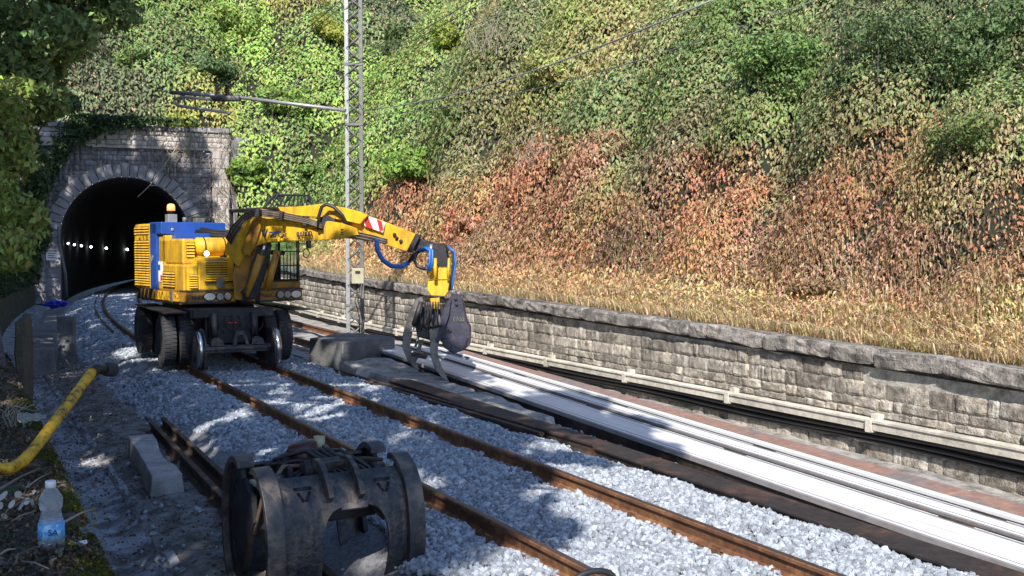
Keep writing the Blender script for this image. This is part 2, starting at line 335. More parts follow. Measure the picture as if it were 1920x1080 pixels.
# ---------------------------------------------------------------- hill surface and left bank
def ow(Y): return 6.98 - .95 * np.clip((np.asarray(Y, float) - 42) / 11, 0, 1)     # wall face offset from the left rail
def wtop(Y): return np.interp(Y, [0, 7.5, 12.3, 22.5, 35, 55], [.80, .93, 1.05, 1.27, 1.46, 1.9])
HX0, HX1, HY0, HY1, HS = -24.0, 46.0, -8.0, 96.0, 0.16
gx = np.arange(HX0, HX1, HS); gy = np.arange(HY0, HY1, HS)
GX, GY = np.meshgrid(gx, gy)
er = (GX - (xl(GY) + ow(GY) + .22)) * np.cos(hd(GY))                   # distance behind the retaining wall
el = (-1.6 - GX)                                              # distance into the left bank
ep = (GX - P0[0]) * PN[0] + (GY - P0[1]) * PN[1]              # distance behind the portal
def base_h(er, el, ep, GX, GY):
    zr = wtop(GY) - .12 + .35 * np.clip(er, 0, 1.3) + 1.02 * np.clip(er - 1.3, 0, 40)
    zl = .75 + np.clip(el, 0, 60) * .75
    zp = 8.3 + .85 * np.clip(ep - .5, 0, 60)
    z = np.where(er > 0, zr, -50.); z = np.maximum(z, np.where(el > 0, zl, -50.))
    zp = np.where(ep < .8, 8.1 + .4 * ep, zp + .3); inport = (ep > .1) & (GX > -8)
    z = np.maximum(z, np.where(inport, zp, -50.))
    return np.maximum(z, np.where((ep > -5) & (ep <= .1) & (er > .3), 8.0 + 2.1 * ep - .4 * np.clip(1.5 - er, 0, 2), -50.))
HB = base_h(er, el, ep, GX, GY)
valid = HB > -10
# bush lumps: (x, y, radius) each raises the surface like a dome and owns the leaves on it
nb = 3200
bx = RNG.uniform(-14, 40, nb); by = RNG.uniform(2, 85, nb)
er_b = (bx - (xl(by) + ow(by) + .22)) * np.cos(hd(by)); br = RNG.uniform(.45, 1.5, nb) * np.clip(.35 + er_b * .16, .32, 1.25)
br = np.where((er_b < -1), RNG.uniform(.8, 2.2, nb), br) * np.where((er_b > 6) & (RNG.random(nb) < .4), 1.6, 1.0)
LUMP = np.zeros_like(GX); OWN = np.full(GX.shape, -1, np.int32)
for k in range(nb):
    r = br[k]; i0 = int((by[k] - r - HY0) / HS); i1 = int((by[k] + r - HY0) / HS) + 2; j0 = int((bx[k] - r - HX0) / HS); j1 = int((bx[k] + r - HX0) / HS) + 2
    i0, j0 = max(i0, 0), max(j0, 0); i1, j1 = min(i1, GX.shape[0]), min(j1, GX.shape[1])
    if i0 >= i1 or j0 >= j1: continue
    s = slice(i0, i1), slice(j0, j1)
    q = 1 - ((GX[s] - bx[k]) ** 2 + (GY[s] - by[k]) ** 2) / r ** 2
    h = np.clip(q, 0, 1) ** .42 * r * 1.05 * (0.45 + 1.0 * ((k * 7919) % 97) / 97)
    u = h > LUMP[s]; LUMP[s] = np.where(u, h, LUMP[s]); OWN[s] = np.where(u & (q > 0), k, OWN[s])
vergef = np.clip((er - .5) / 2.2, 0, 1); vergef = np.where(er > 0, vergef, 1.0); vergef = np.where((er < 1.0) & (ep > 0), np.clip((ep - .4) / 1.6, 0, 1), vergef)
HZ = np.where(valid, HB + LUMP * vergef, -50.)
def g_interp(A, x, y):
    fx = (x - HX0) / HS; fy = (y - HY0) / HS; i = np.clip(fy.astype(int), 0, A.shape[0] - 2); j = np.clip(fx.astype(int), 0, A.shape[1] - 2)
    u = fx - j; v = fy - i
    return (A[i, j] * (1 - u) * (1 - v) + A[i, j + 1] * u * (1 - v) + A[i + 1, j] * (1 - u) * v + A[i + 1, j + 1] * u * v)
# hillside terrain mesh (coarser)
st = 4; sub = (slice(None, None, st), slice(None, None, st))
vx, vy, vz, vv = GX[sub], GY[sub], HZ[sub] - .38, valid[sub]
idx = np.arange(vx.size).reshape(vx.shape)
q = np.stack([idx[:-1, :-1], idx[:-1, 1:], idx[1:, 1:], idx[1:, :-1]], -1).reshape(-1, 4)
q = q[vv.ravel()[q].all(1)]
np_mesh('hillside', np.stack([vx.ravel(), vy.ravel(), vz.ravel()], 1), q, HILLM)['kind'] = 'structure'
# left bank top with its edge
bank = sheet('left_bank', [-2.6, -2.0, -1.4, -.9, -.5, -.2, 0, .2, .35, .5, .6, .68, .72, .74],
             YS, lambda X, Y: prof([(-2.6, 1.25), (-1.4, .85), (.45, .74), (.62, .68), (.68, .55), (.72, .1), (.74, -.6)])(X), BANKM, jitter=.05)

# colour zones of the hill vegetation: x, y (world), reach, colour
ZONES = [
(4.0,63.8,2.99,(0.090, 0.113, 0.050)), (3.4,56.5,2.65,(0.090, 0.113, 0.050)), (7.2,62.8,2.35,(0.104, 0.142, 0.049)), (5.9,59.0,2.20,(0.090, 0.113, 0.050)),
(7.8,57.0,1.85,(0.090, 0.113, 0.050)), (9.2,60.6,1.98,(0.126, 0.197, 0.049)), (11.8,63.7,2.83,(0.188, 0.287, 0.053)), (10.8,58.4,1.95,(0.126, 0.197, 0.049)),
(16.0,63.6,2.91,(0.188, 0.287, 0.053)), (19.5,64.1,2.63,(0.267, 0.255, 0.063)), (20.4,60.6,2.17,(0.126, 0.197, 0.049)), (16.1,59.4,2.06,(0.188, 0.287, 0.053)),
(12.2,55.9,1.90,(0.267, 0.255, 0.063)), (14.6,56.2,1.95,(0.188, 0.287, 0.053)), (16.6,54.8,1.94,(0.188, 0.287, 0.053)), (14.0,55.1,1.91,(0.188, 0.287, 0.053)),
(16.6,54.8,1.94,(0.126, 0.197, 0.049)), (19.0,54.5,1.64,(0.188, 0.287, 0.053)), (15.3,45.6,1.37,(0.126, 0.197, 0.049)), (14.1,60.0,1.36,(0.104, 0.142, 0.049)),
(18.6,57.2,1.70,(0.188, 0.287, 0.053)), (25.1,63.6,1.95,(0.090, 0.113, 0.050)), (26.0,62.0,1.54,(0.090, 0.113, 0.050)), (28.7,64.7,1.62,(0.188, 0.287, 0.053)),
(24.1,59.2,1.82,(0.104, 0.142, 0.049)), (21.3,55.7,1.70,(0.188, 0.287, 0.053)), (22.5,52.1,1.30,(0.192, 0.241, 0.058)), (17.1,40.9,1.52,(0.126, 0.197, 0.049)),
(16.2,41.1,1.27,(0.188, 0.287, 0.053)), (15.6,34.3,1.30,(0.126, 0.197, 0.049)), (17.8,38.0,1.45,(0.139, 0.179, 0.060)), (23.1,46.7,1.79,(0.192, 0.241, 0.058)),
(31.0,63.6,2.03,(0.139, 0.179, 0.060)), (25.5,47.7,1.86,(0.210, 0.172, 0.075)), (21.1,39.9,1.30,(0.225, 0.205, 0.087)), (18.1,33.0,1.52,(0.139, 0.179, 0.060)),
(21.0,36.6,1.45,(0.192, 0.241, 0.058)), (22.4,36.2,1.46,(0.192, 0.241, 0.058)), (19.7,29.8,1.02,(0.225, 0.205, 0.087)), (18.2,26.6,1.10,(0.210, 0.172, 0.075)),
(17.0,24.0,1.01,(0.225, 0.205, 0.087)), (16.7,25.8,1.06,(0.210, 0.172, 0.075)), (18.2,28.8,0.98,(0.192, 0.241, 0.058)), (15.4,30.5,1.18,(0.153, 0.143, 0.068)),
(16.1,29.3,1.16,(0.210, 0.172, 0.075)), (16.0,26.8,1.08,(0.139, 0.179, 0.060)), (15.2,23.5,1.13,(0.104, 0.142, 0.049)), (15.2,21.5,0.91,(0.104, 0.142, 0.049)),
(15.9,21.1,0.90,(0.139, 0.179, 0.060)), (19.1,23.7,1.20,(0.225, 0.205, 0.087)), (18.0,23.7,1.01,(0.139, 0.179, 0.060)), (18.3,20.6,1.08,(0.126, 0.197, 0.049)),
(17.5,17.8,0.96,(0.104, 0.142, 0.049)), (16.4,17.5,0.94,(0.126, 0.197, 0.049)), (15.5,17.8,0.93,(0.104, 0.142, 0.049)), (17.9,17.2,0.82,(0.104, 0.142, 0.049)),
(17.7,15.8,0.77,(0.090, 0.113, 0.050)), (16.7,13.8,0.70,(0.090, 0.113, 0.050)), (16.9,13.1,0.90,(0.104, 0.142, 0.049)), (17.0,12.2,0.70,(0.090, 0.113, 0.050)),
(16.0,14.9,0.72,(0.090, 0.113, 0.050)), (15.7,13.2,0.70,(0.104, 0.142, 0.049)), (15.5,11.4,0.70,(0.104, 0.142, 0.049)), (14.8,11.6,0.70,(0.139, 0.179, 0.060)),
(15.1,14.0,0.70,(0.139, 0.179, 0.060)), (15.1,15.3,0.72,(0.139, 0.179, 0.060)), (15.2,13.1,0.70,(0.225, 0.205, 0.087)), (14.5,10.4,0.70,(0.104, 0.142, 0.049)),
(14.4,14.1,0.70,(0.153, 0.143, 0.068)), (14.7,18.3,0.80,(0.153, 0.143, 0.068)), (14.3,11.5,0.70,(0.312, 0.185, 0.088)), (14.3,19.8,0.84,(0.153, 0.143, 0.068)),
(13.9,27.4,1.06,(0.312, 0.185, 0.088)), (14.4,35.3,1.31,(0.281, 0.130, 0.068)), (13.3,30.5,0.96,(0.312, 0.185, 0.088)), (13.6,28.2,0.90,(0.318, 0.125, 0.071)),
(12.8,25.2,0.82,(0.292, 0.155, 0.093)), (14.3,26.1,1.03,(0.281, 0.130, 0.068)), (14.5,24.1,0.97,(0.281, 0.130, 0.068)), (14.1,21.9,0.75,(0.292, 0.155, 0.093)),
(13.7,19.4,0.70,(0.281, 0.130, 0.068)), (14.1,18.5,0.80,(0.292, 0.155, 0.093)), (13.7,16.7,0.74,(0.281, 0.130, 0.068)), (13.2,17.5,0.75,(0.135, 0.063, 0.040)),
(13.1,19.2,0.70,(0.135, 0.063, 0.040)), (14.4,17.4,0.70,(0.318, 0.125, 0.071)), (14.5,16.2,0.70,(0.281, 0.130, 0.068)), (14.6,15.3,0.70,(0.216, 0.187, 0.090)),
(13.9,14.1,0.70,(0.135, 0.063, 0.040)), (13.5,12.9,0.70,(0.281, 0.130, 0.068)), (13.4,14.7,0.78,(0.260, 0.143, 0.104)), (14.5,13.4,0.70,(0.237, 0.142, 0.062)),
(14.8,12.5,0.70,(0.237, 0.142, 0.062)), (14.0,11.8,0.70,(0.281, 0.130, 0.068)), (13.8,10.6,0.70,(0.260, 0.143, 0.104)), (13.5,9.6,0.70,(0.281, 0.130, 0.068)),
(13.3,11.4,0.70,(0.260, 0.143, 0.104)), (13.0,10.0,0.70,(0.135, 0.063, 0.040)), (12.8,9.1,0.70,(0.135, 0.063, 0.040)), (12.7,10.7,0.70,(0.281, 0.130, 0.068)),
(12.8,11.8,0.70,(0.260, 0.143, 0.104)), (13.3,23.2,0.93,(0.281, 0.130, 0.068)), (12.8,23.7,0.93,(0.292, 0.155, 0.093)), (12.9,20.8,0.85,(0.281, 0.130, 0.068)),
(12.3,18.1,0.70,(0.312, 0.185, 0.088)), (11.7,20.3,0.70,(0.312, 0.185, 0.088)), (11.4,22.5,0.70,(0.520, 0.311, 0.152)), (12.6,16.7,0.72,(0.312, 0.185, 0.088)),
(12.7,15.1,0.70,(0.312, 0.185, 0.088)), (12.6,13.6,0.70,(0.312, 0.185, 0.088)), (11.6,14.7,0.70,(0.460, 0.360, 0.180)), (11.3,13.4,0.70,(0.460, 0.360, 0.180)),
(11.3,15.9,0.70,(0.520, 0.311, 0.152)), (11.3,17.9,0.70,(0.520, 0.311, 0.152)), (11.6,12.3,0.70,(0.520, 0.311, 0.152)), (11.7,11.3,0.70,(0.520, 0.311, 0.152)),
(11.6,10.2,0.70,(0.520, 0.311, 0.152)), (11.4,9.1,0.70,(0.520, 0.311, 0.152)), (11.5,8.4,0.70,(0.520, 0.311, 0.152)), (12.4,8.7,0.70,(0.460, 0.360, 0.180)),
(11.3,20.8,0.70,(0.520, 0.311, 0.152)), (13.0,37.5,0.91,(0.520, 0.311, 0.152)), (12.5,30.8,0.76,(0.520, 0.311, 0.152)), (14.0,41.7,0.75,(0.267, 0.255, 0.063)),
(13.6,35.5,0.87,(0.312, 0.185, 0.088))
]

# ---------------------------------------------------------------- hill vegetation
zx = np.array([z[0] for z in ZONES]); zy = np.array([z[1] for z in ZONES]); zr_ = np.array([z[2] for z in ZONES]); zc = np.array([z[3] for z in ZONES])
zz_ = g_interp(np.where(valid, HZ, 2.0), zx, zy); zq = np.stack([zx, zy, zz_], 1)
def zdist(Pq):
    """distance to each colour patch; patches run deep into the slope and are compact across it"""
    D = Pq[:, None, :] - zq[None]; v_ = zq - CC; v_ /= np.linalg.norm(v_, axis=1)[:, None]
    a_ = (D * v_[None]).sum(2); return ((D ** 2).sum(2) - .88 * a_ ** 2) / zr_ ** 2
bd = zdist(np.stack([bx, by, g_interp(np.where(valid, HZ, 2.0), bx, by)], 1))
bd = bd * RNG.uniform(.6, 1.7, bd.shape); near = bd.argmin(1)
bcol = zc[near] * RNG.uniform(.8, 1.25, (nb, 1)) * (1 + RNG.normal(0, .06, (nb, 3)))
NL = 3600000
SL = np.hypot(*np.gradient(np.where(valid, HZ, HB.clip(0)), HS)); SL = np.clip(np.sqrt(1 + SL ** 2) / 2.2, .5, 2.2)
x = RNG.uniform(HX0 + 1, HX1 - 1, NL); y = RNG.uniform(2, HY1 - 2, NL)
d0 = x * CF[0] + y * CF[1]; keep = (d0 > 5) & (RNG.random(NL) < np.clip((33.0 / np.maximum(d0, 1)) ** 2, 0, 1) * g_interp(SL, x, y) * 1.0) & (x * CR[0] + y * CR[1] < d0 * .6) & (x * CR[0] + y * CR[1] > -d0 * .62)
x, y = x[keep], y[keep]
# extra near points: the close slope needs many more leaves
x2 = RNG.uniform(11.2, 30, 1500000); y2 = RNG.uniform(3, 34, 1500000); d2 = x2 * CF[0] + y2 * CF[1]
k2 = RNG.random(len(x2)) < np.clip((17.5 / np.maximum(d2, 1)) ** 2, 0, 1) * .85 * g_interp(SL, x2, y2)
x = np.concatenate([x, x2[k2]]); y = np.concatenate([y, y2[k2]])
z = g_interp(HZ, x, y); gxx = (g_interp(HZ, x + .1, y) - g_interp(HZ, x - .1, y)) / .2; gyy = (g_interp(HZ, x, y + .1) - g_interp(HZ, x, y - .1)) / .2
gxx, gyy = np.clip(gxx, -4, 4), np.clip(gyy, -4, 4)
P = np.stack([x, y, z], 1); Nn = np.stack([-gxx, -gyy, np.ones_like(x)], 1); Nn /= np.linalg.norm(Nn, axis=1)[:, None]
v = P - CC; d = v @ CF; pxx = 960 + FPX * (v @ CR) / np.maximum(d, .1); pyy = 540 - FPX * (v @ CU) / np.maximum(d, .1)
er1 = (x - (xl(y) + ow(y) + .22)) * np.cos(hd(y)); ep1 = (x - P0[0]) * PN[0] + (y - P0[1]) * PN[1]
keep = (g_interp(valid.astype(float), x, y) > .99) & (z > 0) & (d > 4) & (pxx > -500) & (pxx < 2350) & (pyy > -260) & (pyy < 800) & (gxx > -3.5) & ((er1 > .35) | (er1 < -1) | (ep1 > .3))
facing = (Nn * (-v / np.linalg.norm(v, axis=1)[:, None])).sum(1); keep &= facing > -.25
P, Nn, d, er1 = P[keep], Nn[keep], d[keep], er1[keep]
oi = np.clip(((P[:, 1] - HY0) / HS).astype(int), 0, GX.shape[0] - 1), np.clip(((P[:, 0] - HX0) / HS).astype(int), 0, GX.shape[1] - 1)
own = OWN[oi]
# colour of each leaf: blend of the nearest patches, looked up per small cell
uk, inv = np.unique(np.floor(P / .9).astype(int), axis=0, return_inverse=True); inv = inv.ravel(); uc = (uk + .5) * .9; pzu = np.empty((len(uk), 3))
for a in range(0, len(uk), 8000): w_ = 1 / (zdist(uc[a:a + 8000]) + .15) ** 3.4; pzu[a:a + 8000] = (w_ @ zc) / w_.sum(1)[:, None]
pz = pzu[inv]
col = np.where((own >= 0)[:, None], (.45 * bcol[np.clip(own, 0, nb - 1)] + .55 * pz) * (.68 + .56 * ((own * 7 % 31) / 31.))[:, None], pz)
n = len(P)
lum = RNG.uniform(.8, 1.25, (n, 1)) * 1.72; col = (col * .83 + np.array([.20, .185, .12]) * .17) * lum * (1 + RNG.normal(0, .13, (n, 3)))
od = RNG.random(n) < .05; col[od] = np.array([.33, .25, .15]) * lum[od]              # scattered dead leaves
P = P + Nn * RNG.uniform(-.35, .22, (n, 1)) * np.clip(np.where(er1 < 0, 1, er1), .2, 1)[:, None] + RNG.normal(0, .05, (n, 3))
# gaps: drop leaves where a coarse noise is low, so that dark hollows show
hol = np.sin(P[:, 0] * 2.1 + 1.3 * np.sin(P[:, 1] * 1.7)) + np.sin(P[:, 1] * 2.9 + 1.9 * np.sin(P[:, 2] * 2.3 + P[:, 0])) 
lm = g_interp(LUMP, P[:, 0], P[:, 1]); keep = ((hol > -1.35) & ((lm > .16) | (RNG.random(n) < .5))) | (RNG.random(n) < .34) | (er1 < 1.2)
P, Nn, d, col, er1 = P[keep], Nn[keep], d[keep], col[keep], er1[keep]
Ls = np.clip(.0052 * d - .0018 * np.clip(d - 25, 0, 30), .065, .27) * RNG.uniform(.65, 1.35, len(P))
zone_brown = (col[:, 0] > col[:, 1] * 1.12)
leaves('green_hillside_scrub', P[~zone_brown], Nn[~zone_brown], Ls[~zone_brown], col[~zone_brown], droop=.7, align=.76)
leaves('dried_brown_scrub', P[zone_brown], Nn[zone_brown], Ls[zone_brown] * .95, col[zone_brown], droop=1.2, ratio=.42, align=.68)
tag(bpy.data.objects['green_hillside_scrub'], 'sunlit green ivy and scrub covering the steep slope above the wall', 'scrub', kind='stuff')
tag(bpy.data.objects['dried_brown_scrub'], 'dried brown and reddish bramble on the lower slope', 'dry scrub', kind='stuff')

def blades(name, X, Y, Z, H, lean, cols, m=STRAW, wd=.012, parent=None):
    n = len(X); a = RNG.uniform(0, 2 * math.pi, n); c, s = np.cos(a), np.sin(a); W = wd * RNG.uniform(.6, 1.4, n)
    b0 = np.stack([X, Y, Z], 1); side = np.stack([c, s, 0 * c], 1) * W[:, None]
    ln = np.stack([lean[0] + RNG.normal(0, .35, n), lean[1] + RNG.normal(0, .35, n), np.zeros(n)], 1)
    mid = b0 + np.stack([0 * c, 0 * c, H * .6], 1) + ln * (H * .25)[:, None]; tip = b0 + ln * (H * .95)[:, None] + np.stack([0 * c, 0 * c, H * RNG.uniform(.45, .95, n)], 1)
    v = np.stack([b0 - side, b0 + side, mid + side * .8, mid - side * .8, tip], 1).reshape(-1, 3); q = np.arange(n)[:, None] * 5
    f = np.concatenate([q + [0, 1, 2], q + [0, 2, 3], q + [3, 2, 4]]); return np_mesh(name, v, f, m, np.concatenate([cols] * 3), parent)
ng = 85000
Yg = 4.5 + 40 * RNG.random(ng) ** 1.5; eg = np.abs(RNG.normal(0, 1, ng)) * 1.05 + .05
Xg = xl(Yg) + ow(Yg) + .22 + eg * 1.0; Zg = g_interp(np.where(valid, HZ, 1.0), Xg, Yg) - .05
Zg = np.where(eg < .5, wtop(Yg) - .1, Zg)
nz = np.array([noise2(a, b, .9) for a, b in zip(Xg[:ng:10], Yg[:ng:10])]).repeat(10)[:ng]
cg = np.where((nz > .12)[:, None], [.66, .55, .25], [.76, .58, .38]) * RNG.uniform(.65, 1.2, (ng, 1)) * (1 + RNG.normal(0, .07, (ng, 3)))
gn = (RNG.random(ng) < np.where(nz > .2, .16, .05)); cg[gn] = np.array([.22, .25, .06]) * RNG.uniform(.7, 1.2, (gn.sum(), 1))
tag(blades('dry_grass', Xg, Yg, Zg, RNG.uniform(.10, .34, ng) * np.clip(1.25 - eg * .15, .5, 1.2), (-.35, -.1), cg, wd=.009),
    'straw coloured dry grass growing along the top of the stone wall', 'grass', kind='stuff')

# single shrubs and small trees one can tell apart on the slope
def crown_pts(c, r, n, flat=1.0, lobes=9, seed=0, shell=.55):
    g = np.random.default_rng(seed); c = np.array(c, float); r = np.array(r, float)
    lc = g.normal(size=(lobes, 3)); lc /= np.linalg.norm(lc, axis=1)[:, None]; lc *= g.uniform(.35, .8, (lobes, 1)); lr = g.uniform(.3, .5, lobes)
    k = g.integers(0, lobes, n); u = g.normal(size=(n, 3)); u /= np.linalg.norm(u, axis=1)[:, None]
    rad = g.uniform(shell, 1.0, (n, 1)) ** .6
    q = lc[k] + u * lr[k][:, None] * rad; return c + q * r, u
def shrub(name, c, r, n, colr, label, cat='shrub', seed=0, L=None, group=None, stems=5, lobes=14, base=None, droop=.4, ratio=.5, bark=None):
    c = np.array(c, float); d = (c - CC) @ CF
    b = base if base is not None else (c[0], c[1], c[2] - r[2])
    t = empty(name, b, label, cat, group)
    Pp, Uu = crown_pts(c, r, n, seed=seed, lobes=lobes); g = np.random.default_rng(seed + 1)
    cc = (np.array(colr) * .95 + np.array([.014, .012, 0])) * 1.5 * g.uniform(.65, 1.35, (n, 1)) * (1 + g.normal(0, .1, (n, 3)))
    leaves('foliage', Pp, Uu, (L or np.clip(.0048 * d, .065, .26)) * g.uniform(.7, 1.3, n), cc, parent=t, align=.66, droop=droop, rng=g, ratio=ratio)
    sb = MB()
    for k in range(stems):
        e = c + np.array([g.uniform(-.7, .7) * r[0], g.uniform(-.7, .7) * r[1], g.uniform(.1, .75) * r[2]]); b0 = np.array(b) + g.normal(0, .08, 3)
        mid = (b0 + e) / 2 + g.normal(0, .12, 3) * r; sb.tube([b0, mid, e], [.014, .010, .004], 5)
    sb.build('stem', bark or BARK, t)
    return t
def hz(px, py, lift=0.0):
    """point of the hill surface seen at a photo pixel"""
    v = CF + CR * (px - 960) / FPX - CU * (py - 540) / FPX; ts = np.arange(4, 120, .15); q = CC + v * ts[:, None]
    h = g_interp(HZ, q[:, 0], q[:, 1]); i = np.argmax((q[:, 2] < h) & (h > 0)); return q[i] + np.array([0, 0, lift])
SHR = [  # pixel, radii, leaves, colour, label
 (745, 95, (1.5, 1.5, 1.6), 2600, (.06, .09, .035), 'dark leafy shrub with deep shadowed hollows just right of the mast top', 'dark shrub'),
 (790, 310, (1.1, 1.1, .9), 2200, (.13, .22, .05), 'vivid green bush at mid slope right of the lattice mast', 'shrub'),
 (845, 80, (1.0, 1.0, 1.2), 1500, (.17, .22, .04), 'yellow green leafy shrub left of the bare grey thicket', 'shrub'),
 (1640, 120, (1.1, 1.1, 1.3), 2500, (.055, .09, .04), 'dark green spreading shrub with black hollows near the top right of the slope', 'dark shrub'),
 (1860, 90, (1.1, 1.0, 1.3), 2200, (.07, .12, .05), 'deep green bush at the top right corner of the slope', 'shrub'),
 (1470, 130, (1.1, 1.1, 1.1), 2600, (.10, .17, .055), 'fresh green dense bush high on the right half of the slope', 'shrub'),
 (1830, 250, (.8, .8, .55), 1500, (.10, .14, .05), 'greyish green bush on the far right below the deep green corner bush', 'shrub'),
 (430, 50, (1.8, 1.6, 1.9), 2400, (.17, .24, .06), 'bright yellow green tree crown above the overhead line arm', 'shrub'),
 (330, 230, (.9, .9, .7), 1100, (.22, .25, .05), 'small yellowish bush on top of the tunnel portal by its right end', 'shrub'),
 (620, 60, (1.2, 1.2, 1.4), 1500, (.22, .24, .05), 'yellowing bush behind the mast top on its left side', 'shrub'),
 (540, 190, (1.3, 1.3, 1.2), 1900, (.15, .22, .06), 'mid green bush on the slope just left of the mast at arm height', 'shrub'),
 (470, 320, (1.0, 1.0, .9), 1500, (.16, .24, .06), 'light green bush low on the slope right of the tunnel portal', 'shrub'),
 (590, 330, (.9, .9, .8), 1400, (.11, .18, .05), 'darker green bush above the excavator boom left of the mast', 'shrub'),
 (250, 120, (1.6, 1.4, 1.3), 1900, (.12, .18, .06), 'rounded green bush above the left half of the tunnel portal', 'shrub'),
 (390, 130, (1.3, 1.2, 1.1), 1600, (.08, .13, .06), 'bluish dark green bush behind the end of the overhead line arm', 'shrub'),
 (1040, 130, (.9, .9, .8), 1500, (.24, .25, .09), 'yellow olive bush below the bright overhead wire', 'shrub'),
 (1530, 540, (.45, .45, .28), 700, (.16, .10, .06), 'low dark brown withered bramble clump in the straw grass at right', 'bramble'),
 (900, 420, (.6, .6, .4), 900, (.33, .17, .11), 'small brick red shrub low on the slope right of the grapple', 'shrub'),
 (1890, 590, (.3, .3, .25), 500, (.20, .22, .05), 'small yellow green weed tuft at the right edge above the wall', 'weed'),
]
for k, (px, py, r, n_, c_, lab, cat) in enumerate(SHR):
    q = hz(px, py); shrub(cat.replace(' ', '_'), q + np.array([0, 0, -r[2] * .05]), (r[0] * 1.15, r[1] * 1.15, r[2] * .85), int(n_ * 2.6), c_, lab, cat.split()[-1], seed=30 + k)
# bare grey thicket of twigs
def twigs(name, c, spread, n, m, label, cat, H=1.2, seed=0, r=.012, down=False):
    g = np.random.default_rng(seed); b = MB()
    for k in range(n):
        p = np.array(c) + np.array([g.uniform(-1, 1) * spread[0], g.uniform(-1, 1) * spread[1], g.uniform(-.2, .2)])
        dv = np.array([g.normal(0, .5), g.normal(0, .5), -1 if down else 1]) * H * g.uniform(.5, 1.1)
        b.tube([p, p + dv * .5 + g.normal(0, .08, 3), p + dv + g.normal(0, .2, 3)], [r, r * .7, r * .3], 4, cap=False)
    return b.build(name, m, label=label, cat=cat)
TW = mat('dry_grey_twig', (.28, .24, .19), .9, var=.3, bump=0)
q = hz(950, 90, -.2); twigs('bare_thicket', q, (1.3, 1.0), 70, TW, 'bare grey brown twig thicket high on the slope right of the mast', 'thicket', 1.7, 3)
q = hz(1030, 300, -.1); twigs('bare_thicket', q, (.9, .7), 45, TW, 'bare twigs sticking out of the olive scrub at mid slope', 'thicket', 1.0, 4)
q = hz(480, 250, 0); twigs('bare_thicket', q, (1.2, .8), 40, TW, 'pale bare branches under the overhead line arm left of the mast', 'thicket', 1.3, 5)

# ---------------------------------------------------------------- left bank trees, in and out of the frame
def tree(base, crowns, label, n, colr, L=.16, seed=0, name='broadleaf_tree', trunk=.16, group=None, droop=.5):
    t = empty(name, base, label, 'tree', group); g = np.random.default_rng(seed); Ps, Us = [], []
    tb = MB(); base = np.array(base, float)
    top = np.mean([np.array(c[0]) for c in crowns], 0); path = [base + (top - base) * k / 5 + (g.normal(0, .12, 3) if k else 0) for k in range(6)]
    tb.tube(path, [trunk * (1 - .14 * k) for k in range(6)], 9)
    for c, r, w_ in crowns:
        c = np.array(c, float); j = 2 + g.integers(0, 3)
        tb.tube([path[j], (path[j] + c) / 2 + g.normal(0, .15, 3), c], [trunk * .45, trunk * .3, trunk * .12], 6)
        a, b_ = crown_pts(c, r, int(n * w_), seed=int(g.integers(1e6)), lobes=7, shell=.2); Ps.append(a); Us.append(b_)
        for q in range(3):
            e = c + g.normal(0, .45, 3) * np.array(r); tb.tube([c, (c + e) / 2, e], [trunk * .12, trunk * .08, .01], 4)
    tb.build('trunk', BARK, t); Pp = np.concatenate(Ps); Uu = np.concatenate(Us); m_ = len(Pp)
    cc = np.array(colr) * g.uniform(.6, 1.45, (m_, 1)) * (1 + g.normal(0, .1, (m_, 3)))
    leaves('crown', Pp, Uu, L * g.uniform(.7, 1.3, m_), cc, parent=t, align=.25, droop=droop, rng=g, ratio=.6)
    return t
# in view at the left edge
tree((-3.0, 15.5, 1.6), [(pix(22, 360, 14), (.65, .7, .95), 1), (pix(-30, 250, 14), (.8, .9, .9), 1), (pix(10, 190, 15.5), (.6, .7, .6), .6), (pix(-60, 480, 12.5), (.7, .7, .7), .8)],
     'leafy yellow green branches hanging in at the left edge beside the tunnel', 2800, (.28, .34, .09), .12, 5, trunk=.14)
tree((-4.0, 22, 2.5), [(pix(50, 60, 22), (1.5, 1.7, 1.3), 1), (pix(150, 10, 24), (1.3, 1.5, .9), .7), (pix(10, 190, 21), (1.1, 1.3, 1.1), .9)],
     'dark green tree crown filling the top left corner', 4200, (.20, .27, .09), .17, 6, trunk=.2)
tree((0.3, 33, .9), [(pix(50, 330, 31), (.9, 1.2, 2.0), 1), (pix(40, 450, 29), (.8, 1.0, 1.4), .8), (pix(95, 205, 36), (1.4, 1.6, 1.0), .8)],
     'shaded dark tree beside the left pilaster of the tunnel mouth', 6000, (.10, .14, .06), .16, 8, trunk=.22)
